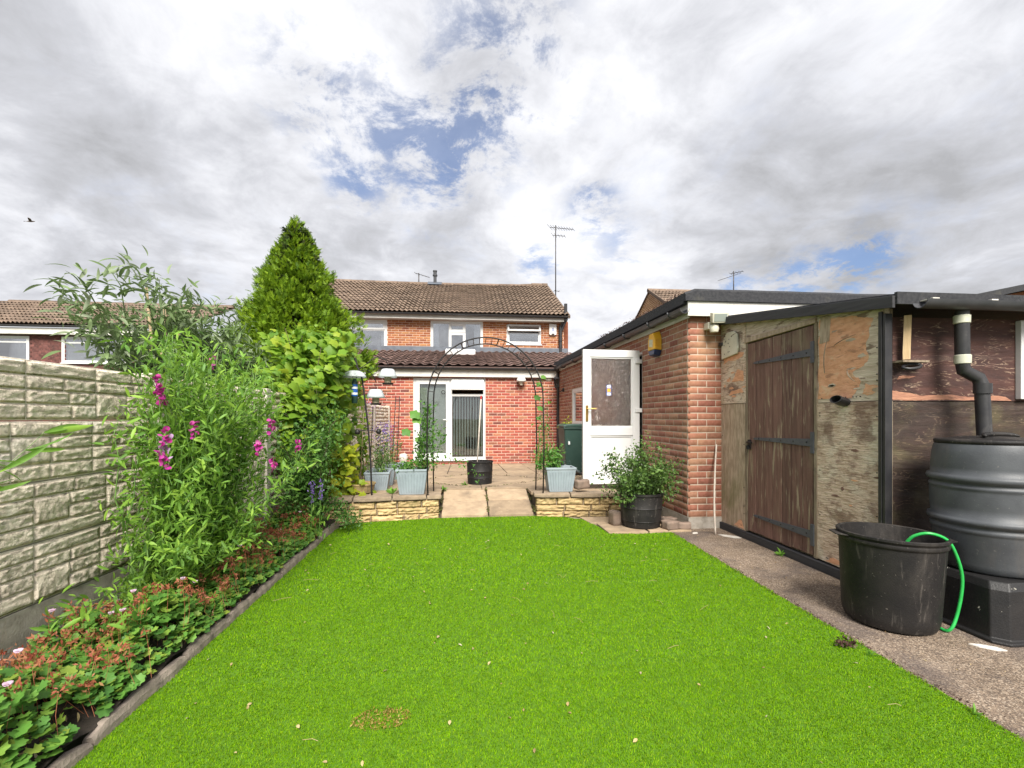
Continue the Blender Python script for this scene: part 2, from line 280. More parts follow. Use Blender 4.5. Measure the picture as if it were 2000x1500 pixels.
# ------------------------------------------------------------------ building helpers
def wloc(o):
    v = Vector((0, 0, 0))
    while o is not None: v = v + o.location; o = o.parent
    return v
def props(o, label=None, category=None, group=None, kind=None):
    if label: o['label'] = label
    if category: o['category'] = category
    if group: o['group'] = group
    if kind: o['kind'] = kind
    return o
def thing(name, loc, label, category, group=None):
    o = bpy.data.objects.new(name, None); COL.objects.link(o); o.location = loc; o.empty_display_size = .1
    return props(o, label, category, group)
def link(name, me, mat, parent, center, smooth=False, bevel=0):
    o = bpy.data.objects.new(name, me); COL.objects.link(o)
    if mat and not me.materials: me.materials.append(MATS[mat])
    if parent is not None:
        o.parent = parent; o.location = Vector(center) - wloc(parent)
    else: o.location = center
    if smooth:
        me.polygons.foreach_set('use_smooth', [True]*len(me.polygons))
    if bevel:
        b = o.modifiers.new('bevel', 'BEVEL'); b.width = bevel; b.segments = 2; b.limit_method = 'ANGLE'; b.angle_limit = R(35)
    return o
class MB:
    """collects shapes (world coordinates, through an optional frame) and links them as one mesh"""
    def __init__(s, M=None): s.v = []; s.f = []; s.M = M
    def add(s, vs, fs):
        n = len(s.v)
        s.v += [(s.M @ Vector(p)) if s.M else Vector(p) for p in vs]
        s.f += [tuple(i+n for i in f) for f in fs]; return s
    def box(s, x0, x1, y0, y1, z0, z1):
        return s.add([(x0, y0, z0), (x1, y0, z0), (x1, y1, z0), (x0, y1, z0), (x0, y0, z1), (x1, y0, z1), (x1, y1, z1), (x0, y1, z1)],
                     [(0, 3, 2, 1), (4, 5, 6, 7), (0, 1, 5, 4), (1, 2, 6, 5), (2, 3, 7, 6), (3, 0, 4, 7)])
    def prism(s, poly, y0, y1):          # polygon in x-z, extruded along y
        n = len(poly)
        vs = [(x, y0, z) for x, z in poly]+[(x, y1, z) for x, z in poly]
        return s.add(vs, [tuple(range(n)), tuple(range(2*n-1, n-1, -1))]+[(i, i+n, (i+1) % n+n, (i+1) % n) for i in range(n)])
    def prismz(s, poly, z0, z1):         # polygon in x-y; z may be a function of (x, y)
        n = len(poly); f0 = z0 if callable(z0) else (lambda x, y: z0); f1 = z1 if callable(z1) else (lambda x, y: z1)
        vs = [(x, y, f0(x, y)) for x, y in poly]+[(x, y, f1(x, y)) for x, y in poly]
        return s.add(vs, [tuple(range(n-1, -1, -1)), tuple(range(n, 2*n))]+[(i, (i+1) % n, (i+1) % n+n, i+n) for i in range(n)])
    def tube(s, pts, r, n=8, cap=True, flat=1.0):
        pts = [Vector(p) for p in pts]; m = len(pts)
        rs = r if isinstance(r, (list, tuple)) else [r]*m
        vs = []; up = Vector((0, 0, 1)); prev = None
        for i, p in enumerate(pts):
            d = (pts[min(i+1, m-1)]-pts[max(i-1, 0)]).normalized()
            a = prev if prev is not None else (up.cross(d) if abs(d.z) < .95 else Vector((1, 0, 0)))
            a = (a - d*a.dot(d)); a = a.normalized() if a.length > 1e-6 else d.orthogonal().normalized()
            prev = a; b = d.cross(a)
            for k in range(n):
                t = 2*math.pi*k/n
                vs.append(p+a*math.cos(t)*rs[i]+b*math.sin(t)*rs[i]*flat)
        fs = []
        for i in range(m-1):
            for k in range(n):
                q = (k+1) % n
                fs.append((i*n+k, i*n+q, (i+1)*n+q, (i+1)*n+k))
        if cap: fs += [tuple(range(n-1, -1, -1)), tuple(range((m-1)*n, m*n))]
        return s.add(vs, fs)
    def lathe(s, cx, cy, prof, n=32, sx=1.0, sy=1.0):
        vs = []; fs = []; m = len(prof)
        for r, z in prof:
            for k in range(n):
                t = 2*math.pi*k/n; vs.append((cx+r*sx*math.cos(t), cy+r*sy*math.sin(t), z))
        for i in range(m-1):
            for k in range(n):
                q = (k+1) % n; fs.append((i*n+k, i*n+q, (i+1)*n+q, (i+1)*n+k))
        return s.add(vs, fs)
    def disc(s, cx, cy, z, r, n=32):
        return s.add([(cx+r*math.cos(2*math.pi*k/n), cy+r*math.sin(2*math.pi*k/n), z) for k in range(n)], [tuple(range(n))])
    def build(s, name, mat, parent=None, smooth=False, bevel=0, recalc=True):
        c = Vector((sum(min(p[i] for p in s.v) for i in (0,))+max(p[0] for p in s.v), 0, 0))
        lo = Vector([min(p[i] for p in s.v) for i in range(3)]); hi = Vector([max(p[i] for p in s.v) for i in range(3)])
        c = (lo+hi)/2
        if parent is None: c.z = lo.z
        me = bpy.data.meshes.new(name); me.from_pydata([p-c for p in s.v], [], s.f)
        if recalc:
            bm = bmesh.new(); bm.from_mesh(me); bmesh.ops.recalc_face_normals(bm, faces=bm.faces); bm.to_mesh(me); bm.free()
        if smooth == 'auto':
            o = link(name, me, mat, parent, c, True, bevel)
            try: me.set_sharp_from_angle(angle=R(38))
            except Exception: pass
            return o
        return link(name, me, mat, parent, c, smooth, bevel)
def frame(ox, oy, oz, dx, dy):
    """local x runs along (dx,dy); local y = to the right-hand... into the wall; z up"""
    d = Vector((dx, dy, 0)).normalized(); n = Vector((-d.y, d.x, 0))
    return Matrix(((d.x, n.x, 0, ox), (d.y, n.y, 0, oy), (0, 0, 1, oz), (0, 0, 0, 1)))
def npmesh(name, V, polys, var=None):
    me = bpy.data.meshes.new(name); V = np.asarray(V, np.float32)
    me.vertices.add(len(V)); me.vertices.foreach_set('co', V.ravel())
    loops = np.concatenate([p.ravel() for p in polys]).astype(np.int32)
    tot = np.concatenate([np.full(len(p), p.shape[1], np.int32) for p in polys])
    st = np.concatenate([[0], np.cumsum(tot)[:-1]]).astype(np.int32)
    me.loops.add(len(loops)); me.loops.foreach_set('vertex_index', loops)
    me.polygons.add(len(tot)); me.polygons.foreach_set('loop_start', st); me.polygons.foreach_set('loop_total', tot)
    me.update(calc_edges=True)
    if var is not None:
        a = me.attributes.new('var', 'FLOAT', 'POINT'); a.data.foreach_set('value', np.asarray(var, np.float32))
    return me
def scatter_mesh(name, tmpl, mats, var):
    """one mesh from many placed copies of a template: tmpl=(V, [polys])"""
    V, polys = tmpl; N = len(mats); nv = len(V)
    VV = np.einsum('nij,vj->nvi', mats[:, :3, :3], V)+mats[:, None, :3, 3]
    off = (np.arange(N)*nv)[:, None, None]
    PP = [(p[None]+off).reshape(-1, p.shape[1]) for p in polys]
    return npmesh(name, VV.reshape(-1, 3), PP, np.repeat(var, nv))
def scatter(parent, name, stuffname, tmpl, mats, matname, nparts, smooth=False, var=None, key=None, tmpls=None, label=None):
    """place copies of a small piece: the nearest nparts as parts of their own, the others joined into one stuff part"""
    mats = np.asarray(mats, float); N = len(mats)
    if var is None: var = rng.random(N)
    d = np.linalg.norm(mats[:, :3, 3]-np.array([0, 0, CAMZ]), axis=1) if key is None else key
    order = np.argsort(d); a = order[:nparts]; b = order[nparts:]
    base = np.array(wloc(parent)) if parent is not None else np.zeros(3)
    pool = tmpls or [tmpl]
    if len(a):
        shared = []
        for tm in pool:
            me = npmesh(name, tm[0], tm[1]); me.materials.append(MATS[matname])
            if smooth: me.polygons.foreach_set('use_smooth', [True]*len(me.polygons))
            shared.append(me)
        for j, i in enumerate(a):
            o = bpy.data.objects.new(name, shared[j % len(shared)]); COL.objects.link(o)
            o.parent = parent
            m = mats[i].copy(); m[:3, 3] -= base; o.matrix_basis = Matrix(m.tolist())
    if len(b):
        ml = mats[b]; c = ml[:, :3, 3].mean(0); ml = ml.copy(); ml[:, :3, 3] -= c
        if len(pool) == 1: me = scatter_mesh(stuffname, pool[0], ml, var[b])
        else:
            Vs = []; Ps = {}; vr = []; n0 = 0
            for k, tm in enumerate(pool):
                sel = np.arange(k, len(b), len(pool))
                if not len(sel): continue
                V, polys = tm; mm = ml[sel]
                VV = (np.einsum('nij,vj->nvi', mm[:, :3, :3], V)+mm[:, None, :3, 3]).reshape(-1, 3)
                off = (np.arange(len(sel))*len(V))[:, None, None]+n0
                for p in polys: Ps.setdefault(p.shape[1], []).append((p[None]+off).reshape(-1, p.shape[1]))
                Vs.append(VV); vr.append(np.repeat(var[b][sel], len(V))); n0 += len(VV)
            me = npmesh(stuffname, np.concatenate(Vs), [np.concatenate(x) for x in Ps.values()], np.concatenate(vr))
        me.materials.append(MATS[matname])
        if smooth: me.polygons.foreach_set('use_smooth', [True]*len(me.polygons))
        o = bpy.data.objects.new(stuffname, me); COL.objects.link(o)
        if parent is not None: o.parent = parent
        o.location = Vector(c-base); o['kind'] = 'stuff'
        return o
def tm_box(jit=0.0, depth=True, seed=0):
    """unit brick: x,z in -.5...5, front at y=0 going back to y=1 (no back face)"""
    r = np.random.default_rng(seed)
    V = np.array([(-.5, 0, -.5), (.5, 0, -.5), (.5, 0, .5), (-.5, 0, .5), (-.5, 1, -.5), (.5, 1, -.5), (.5, 1, .5), (-.5, 1, .5)], float)
    V[:4, 0] += r.uniform(-jit, jit, 4)*.3; V[:4, 2] += r.uniform(-jit, jit, 4); V[:4, 1] += r.uniform(0, .015, 4)*(jit > 0)
    return V, [np.array([(0, 1, 2, 3), (0, 4, 5, 1), (1, 5, 6, 2), (2, 6, 7, 3), (3, 7, 4, 0)])]
BRICK_T = [tm_box(.022, True, k) for k in range(8)]
def cut_spans(a0, a1, holes):
    sp = [(a0, a1)]
    for h0, h1 in holes:
        out = []
        for s0, s1 in sp:
            if h1 <= s0 or h0 >= s1: out.append((s0, s1)); continue
            if h0 > s0: out.append((s0, h0))
            if h1 < s1: out.append((h1, s1))
        sp = out
    return sp
def brick_wall(parent, M, L, z0, z1, openings, brickmat, mortarmat, nparts, thick=.22, name='wall', pitch=.075, blen=.225, zslope=None, poly=None, offset0=0.0, e0=.005, e1=.005, inset=0.0):
    """a wall part with mortar bed (recessed) and its bricks; M: local x along the wall, y into it, z up. openings: (a0,a1,z0,z1)"""
    mb = MB(M)
    zs = sorted(set([z0, z1]+[z for o in openings for z in (o[2], o[3]) if z0 < z < z1]))
    for b0, b1 in zip(zs[:-1], zs[1:]):
        mid = (b0+b1)/2
        for s0, s1 in cut_spans(0, L, [(o[0], o[1]) for o in openings if o[2] < mid < o[3]]):
            if s1-s0 > .01 and poly is None: mb.box(max(s0, inset), min(s1, L-inset), .0004, thick, b0, b1)
    if poly is not None: mb.prism(poly, .0004, thick)
    wall = mb.build(name, mortarmat, parent)
    mats = []; nrow = int((z1-z0)/pitch); A = np.array(M)
    for i in range(nrow):
        zc = z0+(i+.5)*pitch; lo, hi = 0, L
        if poly is not None:
            xs = []
            for (xa, za), (xb, zb) in zip(poly, poly[1:]+poly[:1]):
                if (za-zc)*(zb-zc) < 0: xs.append(xa+(xb-xa)*(zc-za)/(zb-za))
            if len(xs) < 2: continue
            lo, hi = min(xs), max(xs)
        for s0, s1 in cut_spans(lo, hi, [(o[0], o[1]) for o in openings if o[2]-.001 < zc < o[3]+.001]):
            x = -offset0-blen*(0.5 if i % 2 else 0.0)
            while x < s1:
                b0 = max(x+.006, s0+(e0 if s0 == 0 else .005)); b1 = min(x+blen-.006, s1-(e1 if s1 == L else .005))
                if b1-b0 > .03:
                    T = np.eye(4); h = (pitch-.0105)
                    j = rng.uniform(-.0005, .0003)
                    T[:3, :3] = np.diag([b1-b0+.001, .03, h]); T[:3, 3] = ((b0+b1)/2, j-.001, zc+rng.uniform(-.0012, .0012))
                    mats.append(A @ T)
                x += blen
    scatter(wall, 'brick', 'bricks', None, mats, brickmat, nparts, tmpls=BRICK_T)
    return wall
def tm_tile(kind='double'):
    """roof tile, unit: width 1 along x, from y=0 (lower edge) to y=1 up the slope, height in z (thickness already in metres /1)"""
    xs = np.linspace(0, 1, 9)
    if kind == 'double': zz = .5*(1+np.cos((xs*2)*2*np.pi-np.pi))
    else: zz = np.array([0, 0, .05, .1, .55, .95, 1.0, .6, 0])
    n = len(xs); V = []
    for x, z in zip(xs, zz): V.append((x, 0, z+.9))
    for x, z in zip(xs, zz): V.append((x, 1, z-.1))
    for x, z in zip(xs, zz): V.append((x, .0, z+.60))
    q = []
    for k in range(n-1):
        q.append((k, k+1, n+k+1, n+k)); q.append((2*n+k, 2*n+k+1, k+1, k))
    return np.array(V, float), [np.array(q)]
def roof_slope(parent, x0, x1, ylo, zlo, yhi, zhi, tw, gauge, mat, nparts, kind='double', hgt=.03, sag=0.0, name='roof', base_thick=.05, end='flat'):
    """tiled slope facing -y; deck mesh + its tiles"""
    S = math.hypot(yhi-ylo, zhi-zlo); ca, sa = (yhi-ylo)/S, (zhi-zlo)/S
    n = max(1, round(S/gauge)); g = S/n; m = max(1, round((x1-x0)/tw)); wdt = (x1-x0)/m
    deck = MB().add([(x0, ylo, zlo-.02), (x1, ylo, zlo-.02), (x1, yhi, zhi-.02), (x0, yhi, zhi-.02), (x0, ylo, zlo-.02-base_thick), (x1, ylo, zlo-.02-base_thick), (x1, yhi, zhi-.02-base_thick), (x0, yhi, zhi-.02-base_thick)],
                    [(0, 1, 2, 3), (7, 6, 5, 4), (0, 4, 5, 1), (1, 5, 6, 2), (2, 6, 7, 3), (3, 7, 4, 0)]).build(name, mat, parent)
    mats = []
    for i in range(n):
        for j in range(m):
            u = i*g; X = x0+j*wdt
            T = np.eye(4)
            T[:3, 0] = (wdt*.995, 0, rng.uniform(-.002, .002)); T[:3, 1] = np.array((0, ca, sa))*g*1.04; T[:3, 2] = np.array((0, -sa, ca))*hgt*rng.uniform(.9, 1.12)
            xm = (X-x0)/(x1-x0); dz = -sag*math.sin(math.pi*min(1, max(0, xm)))*(u/S)
            T[:3, 3] = (X+rng.uniform(-.003, .003), ylo+ca*u+rng.uniform(-.006, .006), zlo+sa*u+dz)
            mats.append(T)
    scatter(deck, 'roof_tile', 'roof_tiles', tm_tile(kind), mats, mat, nparts, smooth=False)
    return deck
def half_gutter(p0, p1, r, parent, mat='grey_gutter', n=8, name='gutter', wall=.004):
    """half-round gutter trough from p0 to p1"""
    p0, p1 = Vector(p0), Vector(p1); d = (p1-p0).normalized(); a = Vector((-d.y, d.x, 0)).normalized(); mb = MB()
    vs = []
    for P in (p0, p1):
        for rr in (r, r-wall):
            for k in range(n+1):
                t = math.pi*k/n
                vs.append(P+a*math.cos(t)*rr-Vector((0, 0, 1))*math.sin(t)*rr)
    N = n+1; fs = []
    for k in range(n):
        fs += [(k, k+1, 2*N+k+1, 2*N+k), (N+k, 3*N+k, 3*N+k+1, N+k+1), (k, N+k, N+k+1, k+1), (2*N+k, 2*N+k+1, 3*N+k+1, 3*N+k)]
    fs += [(0, 2*N, 3*N, N), (n, N+n, 3*N+n, 2*N+n)]
    return mb.add(vs, fs).build(name, mat, parent, smooth='auto')
ROCK_T = []
def make_rock(seed, nx=12, nz=6, amp=.02, edge=.08):
    """rock-faced stone: unit in x,z; y in metres (front face bulges to -y)"""
    r = np.random.default_rng(seed); V = []; F = []
    for k in range(nz+1):
        for i in range(nx+1):
            x, z = i/nx-.5, k/nz-.5
            e = min(1, (0.5-abs(x))/edge/.5)*min(1, (0.5-abs(z))/.10)
            h = mnoise.fractal(Vector((x*5.5+seed*9.1, z*3.4, seed*3.3)), 1.0, 2.0, 5)
            h2 = mnoise.ridged_multi_fractal(Vector((x*8+seed*5.1, z*5, seed)), 1.0, 2.0, 4, 1.0, 2.0)*.25
            hh = .45+1.0*h+.6*h2; hh = .6*hh+.4*round(hh*4)/4
            y = -(amp*hh)*e
            V.append((x+(r.uniform(-.008, .008) if abs(x) < .5 else 0), y, z+r.uniform(-.02, .02)*(abs(z) < .5)))
    for k in range(nz):
        for i in range(nx):
            a = k*(nx+1)+i; F.append((a, a+1, a+nx+2, a+nx+1))
    n0 = len(V); ring = [i for i in range(nx+1)]+[(k)*(nx+1)+nx for k in range(1, nz+1)]+[nz*(nx+1)+i for i in range(nx-1, -1, -1)]+[k*(nx+1) for k in range(nz-1, 0, -1)]
    for i in ring: V.append((V[i][0], .03, V[i][2]))
    for q in range(len(ring)):
        F.append((ring[q], n0+q, n0+(q+1) % len(ring), ring[(q+1) % len(ring)]))
    return np.array(V, float), [np.array(F)]
ROCK_T = [make_rock(k, 18, 8, .0105) for k in range(14)]
ROCK_LO = [make_rock(40+k, 6, 3) for k in range(6)]
def rough_block(mb_or_none, c, size, seed, rot=0.0, amp=.12, sub=2):
    """an irregular, chipped stone block as (verts, faces) around c"""
    bm = bmesh.new(); bmesh.ops.create_cube(bm, size=1.0)
    bmesh.ops.subdivide_edges(bm, edges=bm.edges[:], cuts=sub, use_grid_fill=True)
    ms = min(size)
    for v in bm.verts:
        p = Vector((v.co.x*size[0], v.co.y*size[1], v.co.z*size[2]))
        q = p*3.0/ms*.3+Vector((seed*7.7, seed*3.1, seed))
        k = sum(abs(abs(t)-.5) < 1e-4 for t in v.co)
        p *= 1-(.05 if k == 3 else .02 if k == 2 else 0)
        p += mnoise.noise_vector(q)*amp*ms*.6
        p.rotate(Matrix.Rotation(rot, 3, 'Z')); v.co = p+Vector(c)
    vs = [v.co.copy() for v in bm.verts]; fs = [tuple(v.index for v in f.verts) for f in bm.faces]; bm.free()
    return vs, fs
# leaf templates: unit leaf along +y from the origin, normal +z
def tm_lance(wd=.2, n=4, fold=.25, droop=.25):
    V = []; q = []
    for i in range(n+1):
        t = i/n; h = wd*math.sin(math.pi*min(1, t*.92+.06))**.8*(1 if t < 1 else .05); z = -droop*t*t
        V += [(-h, t, z+fold*h), (0, t, z), (h, t, z+fold*h)]
    for i in range(n):
        a = 3*i; q += [(a, a+1, a+4, a+3), (a+1, a+2, a+5, a+4)]
    return np.array(V, float), [np.array(q)]
def tm_fan(fr, n=18, cup=.25, rip=.05):
    V = [(0, .18, 0)]; t3 = []
    for i in range(n):
        th = -math.pi/2+2*math.pi*(i+.5)/n
        r = fr(th); x, y = r*math.cos(th), .18+r*math.sin(th)
        V.append((x, y, cup*(x*x+(y-.18)**2)-.15*abs(x)+rip*math.sin(i*2.4)))
    for i in range(n): t3.append((0, 1+i, 1+(i+1) % n))
    return np.array(V, float), [np.array(t3)]
def fr_vine(th):
    a = th-math.pi/2; a = (a+math.pi) % (2*math.pi)-math.pi
    return .36+.26*math.cos(a/2)**2+.09*math.cos(5*a)*(abs(a) < 2.4)-(.16 if abs(a) > 2.75 else 0)
def fr_palm(th):
    a = th-math.pi/2; a = (a+math.pi) % (2*math.pi)-math.pi
    return (.30+.22*abs(math.cos(3.5*a))**.7) if abs(a) < 2.7 else .08
def fr_oval(th):
    return .34+.12*abs(math.sin(th))
T_VINE = tm_fan(fr_vine, 20, -.35, .02); T_PALM = tm_fan(fr_palm, 28, .35, .015); T_OVAL = tm_fan(fr_oval, 8, -.3, 0)
T_LANCE = tm_lance(.14, 4, .3, .3); T_NARROW = tm_lance(.075, 5, .5, .15); T_PEA = tm_lance(.13, 3, .35, .15); T_BUD = tm_lance(.115, 5, .4, .45); T_SMALL = tm_lance(.27, 2, .25, .2)
T_SPRIG = (lambda: (lambda V, q: (np.array(V, float), [np.array(q)]))(*(lambda V, q: (V, q))(
    [p for k in range(7) for p in ((0, .10*k, 0), ((.30-.03*k)*(1 if k % 2 else -1), .10*k+.24, .05), ((.16-.01*k)*(1 if k % 2 else -1), .10*k+.30, .09), (0.0, .10*k+.14, 0))],
    [(4*k, 4*k+1, 4*k+2, 4*k+3) for k in range(7)])))()
def unit(a):
    return a/np.maximum(1e-9, np.linalg.norm(a, axis=-1, keepdims=True))
def place(P, A, N, S):
    """matrices: template y along A, z near N, scale S"""
    P, A, N = (np.asarray(q, float) for q in (P, A, N)); A = unit(A); X = unit(np.cross(A, N)); Z = np.cross(X, A)
    M = np.zeros((len(P), 4, 4)); S = np.broadcast_to(np.asarray(S, float), (len(P),))[:, None]
    M[:, :3, 0] = X*S; M[:, :3, 1] = A*S; M[:, :3, 2] = Z*S; M[:, :3, 3] = P; M[:, 3, 3] = 1
    return M
def rnd_dirs(n, up=0.0):
    a = rng.normal(size=(n, 3)); a[:, 2] += up; return unit(a)
def window(parent, M, a0, a1, z0, z1, rows, fw=.07, depth=.07, glass='window_glass', backing='interior_dark', room=.35, curtains=(), wallname='window', out=.0):
    """white frame with panes. rows: list of (x0,x1,z0,z1) panes in fractions. Local frame M as for walls; set at y=.02 into the wall"""
    y0 = .012-out
    mb = MB(M)
    mb.box(a0, a1, y0, y0+depth, z0, z0+fw); mb.box(a0, a1, y0, y0+depth, z1-fw, z1)
    mb.box(a0, a0+fw, y0, y0+depth, z0+fw, z1-fw); mb.box(a1-fw, a1, y0, y0+depth, z0+fw, z1-fw)
    fr = mb.build(wallname, 'upvc', parent, bevel=.004)
    MB(M).box(a0-.03, a1+.03, y0-.035, y0-.002, z0-.03, z0+.004).build('sill', 'upvc', fr, bevel=.003)
    W, Hh = a1-a0-2*fw, z1-z0-2*fw
    for (f0, f1, g0, g1, sash) in rows:
        x0, x1, q0, q1 = a0+fw+f0*W, a0+fw+f1*W, z0+fw+g0*Hh, z0+fw+g1*Hh; s = sash
        m2 = MB(M); yy = y0-.012 if s > .035 else y0+.01
        m2.box(x0, x1, yy, yy+.05, q0, q0+s); m2.box(x0, x1, yy, yy+.05, q1-s, q1); m2.box(x0, x0+s, yy, yy+.05, q0+s, q1-s); m2.box(x1-s, x1, yy, yy+.05, q0+s, q1-s)
        m2.build('sash', 'upvc', fr, bevel=.003)
        MB(M).box(x0+s, x1-s, yy+.02, yy+.026, q0+s, q1-s).build('pane', glass, fr)
    # the room behind
    rm = MB(M); t0, t1 = a0+.01, a1-.01
    rm.add([(t0, y0+depth, z0), (t1, y0+depth, z0), (t1, y0+depth, z1), (t0, y0+depth, z1), (t0, y0+depth+room, z0), (t1, y0+depth+room, z0), (t1, y0+depth+room, z1), (t0, y0+depth+room, z1)],
           [(4, 5, 6, 7), (0, 1, 5, 4), (1, 2, 6, 5), (2, 3, 7, 6), (3, 0, 4, 7)])
    rm.build('room', backing, fr, recalc=False)
    for (c0, c1) in curtains:
        x0, x1 = a0+fw+c0*W, a0+fw+c1*W; n = max(6, int((x1-x0)/.03)); vs = []; fs = []
        for k in range(n+1):
            xx = x0+(x1-x0)*k/n; yy = y0+depth+.06+.02*math.sin(k*1.9)
            vs += [(xx, yy, z0+.01), (xx, yy, z1-.01)]
        fs = [(2*k, 2*k+2, 2*k+3, 2*k+1) for k in range(n)]
        MB(M).add(vs, fs).build('curtain', 'curtain', fr, smooth=True, recalc=False)
    return fr

# ================================================================== THE SETTING
g = MB().add([(-400, -400, -.06), (400, -400, -.06), (400, 400, -.06), (-400, 400, -.06)], [(0, 1, 2, 3)]).build('ground', 'ground_far'); g['kind'] = 'structure'
LAWN = [(-1.47, .4), (-1.475, 1.94), (-1.50, 3.6), (-1.535, 5.5), (-1.47, 5.85), (-1.36, 5.98), (-.32, 6.17), (.93, 6.17), (1.30, 6.06), (1.52, 5.9), (1.60, 5.55), (1.63, 5.14), (1.95, 5.10), (2.37, 5.13), (2.335, 4.0), (2.30, 2.8), (2.27, 1.7), (2.25, .4)]
o = MB().prismz(LAWN, -.03, .006).build('lawn', 'turf_backing'); o['kind'] = 'structure'
# concrete path beside the shed and in front of it
PATH = [(2.20, .3), (7.0, .3), (7.0, 3.2), (3.12, 3.2), (3.12, 5.36), (2.2, 5.36)]
o = MB().prismz(PATH, -.05, 0.0).build('path', 'path_concrete'); o['kind'] = 'structure'
# flower bed soil (lumpy)
nx, ny = 10, 70; vs = []; fs = []
for j in range(ny+1):
    for i in range(nx+1):
        y = .6+5.35*j/ny; xf = -2.186+.0237*y-.04; xe = -1.47-.012*y; x = xf+(xe-xf)*i/nx
        vs.append((x, y, .07+.03*mnoise.noise(Vector((x*6, y*6, 0)))+.035*(1-i/nx)))
for j in range(ny):
    for i in range(nx):
        a = j*(nx+1)+i; fs.append((a, a+1, a+nx+2, a+nx+1))
o = MB().add(vs, fs).build('flower_bed', 'soil', smooth=True, recalc=False); o['kind'] = 'structure'
# edging stones between bed and lawn
edge = thing('bed_edging', (-1.5, 3.2, 0), 'low row of broken grey edging stones between flower bed and lawn', 'edging')
y = .75; k = 0
while y < 5.55:
    L = random.uniform(.42, .85); x = -1.468-.0125*y
    mb = MB(); n = 9; prof = []
    hgt = random.uniform(.052, .078)
    for i in range(n+1):
        t = i/n; yy = y+L*t*.985; wv = .012*mnoise.noise(Vector((yy*5, k, 0))); hz = hgt+.014*mnoise.noise(Vector((yy*8, k, 3)))-.02*(abs(t-.5) > .47)
        w0 = .022+.007*mnoise.noise(Vector((yy*11, k, 7)))
        prof.append([(x-w0+wv, yy, -.03), (x+w0+wv+.006, yy, -.03), (x+w0+wv, yy, hz*.62), (x+w0*.55+wv, yy, hz), (x-w0*.7+wv, yy, hz+.005*mnoise.noise(Vector((yy*20, 1, k)))), (x-w0+wv, yy, hz*.7)])
    vs = [p for s in prof for p in s]; fs = []
    for i in range(n):
        for q in range(6): fs.append((i*6+q, i*6+(q+1) % 6, (i+1)*6+(q+1) % 6, (i+1)*6+q))
    fs += [tuple(range(5, -1, -1)), tuple(range(n*6, n*6+6))]
    mb.add(vs, fs).build('edging_stone', 'kerb_stone', edge)
    y += L+.006; k += 1

# ------------------------------------------------------------------ patio (rises a little towards the garden)
def pz(x, y): return .262-.0265*(y-7.2)
bed = MB().prismz([(-2.0, 6.32), (-.34, 6.32), (-.34, 6.95), (.96, 6.95), (.96, 6.32), (2.62, 6.32), (2.5, 12.3), (-1.95, 12.3)], -.05, lambda x, y: pz(x, y)-.028)
pat = bed.build('patio', 'slab_bed'); pat['kind'] = 'structure'
def slab(poly, zf=None, thick=.045, parent=pat, gap=.010, dz=0.0, mat='slab'):
    c = (sum(p[0] for p in poly)/len(poly), sum(p[1] for p in poly)/len(poly))
    q = []
    for p in poly:
        d = Vector((c[0]-p[0], c[1]-p[1])); d.normalize(); q.append((p[0]+d.x*gap, p[1]+d.y*gap))
    tx, ty = rng.uniform(-.006, .006), rng.uniform(-.006, .006); h0 = rng.uniform(-.004, .004)+dz
    zt = zf or pz
    return MB().prismz(q, lambda x, y: zt(x, y)-thick+h0, lambda x, y: zt(x, y)+h0+tx*(x-c[0])+ty*(y-c[1])).build('paving_slab', mat, parent, bevel=.006)
DC = (.26, 8.15); DS = 1.2      # diamond-laid square around the tub
def rows_of_slabs(x0, x1, y0, y1, s, off=0.0):
    yy = y0; r = 0
    while yy < y1-.05:
        ye = min(yy+s, y1); xx = x0-(off if r % 2 else 0)
        while xx < x1-.05:
            xs, xe = max(xx, x0), min(xx+s, x1)
            if xe-xs > .08: slab([(xs, yy), (xe, yy), (xe, ye), (xs, ye)])
            xx += s
        yy = ye; r += 1
rows_of_slabs(-1.92, DC[0]-DS, 6.5, 12.08, .62, .31)
rows_of_slabs(DC[0]+DS, 2.46, 6.5, 12.08, .62, .31)
rows_of_slabs(DC[0]-DS, DC[0]+DS, DC[1]+DS, 12.08, .6)
rows_of_slabs(-.94, -.30, 6.5, DC[1]-DS, .62); rows_of_slabs(.93, DC[0]+DS, 6.5, DC[1]-DS, .62)
cx, cy = DC; dm = [(cx, cy-DS), (cx+DS, cy), (cx, cy+DS), (cx-DS, cy)]; cr = [(cx+DS, cy-DS), (cx+DS, cy+DS), (cx-DS, cy+DS), (cx-DS, cy-DS)]
for i in range(4):
    a, b = dm[i], dm[(i+1) % 4]; c = cr[i]; m = ((a[0]+b[0])/2, (a[1]+b[1])/2)
    slab([a, c, m]); slab([c, b, m])
    slab([(cx, cy), a, m]); slab([(cx, cy), m, b])
# ramp of four slabs from the lawn up to the patio
def rz(x, y): return .045+(y-6.17)*.27
for xa, xb in ((-.305, .318), (.322, .925)):
    slab([(xa, 6.16), (xb, 6.16), (xb, 6.58), (xa, 6.58)], rz, .05, gap=.008); slab([(xa, 6.585), (xb, 6.585), (xb, 6.945), (xa, 6.945)], rz, .05, gap=.008)
MB().prismz([(-.33, 6.2), (.95, 6.2), (.95, 6.96), (-.33, 6.96)], -.04, lambda x, y: rz(x, y)-.052).build('ramp_bed', 'slab_bed', pat)
# slabs at lawn level by the garage corner
for q in ([(1.62, 5.13), (2.10, 5.13), (2.10, 5.62), (1.62, 5.62)], [(2.11, 5.16), (2.63, 5.16), (2.63, 5.62), (2.11, 5.62)], [(1.55, 5.63), (2.05, 5.63), (2.05, 6.0), (1.5, 6.0)], [(2.06, 5.63), (2.63, 5.63), (2.63, 6.0), (2.06, 6.0)]):
    slab(q, lambda x, y: .018, .05)

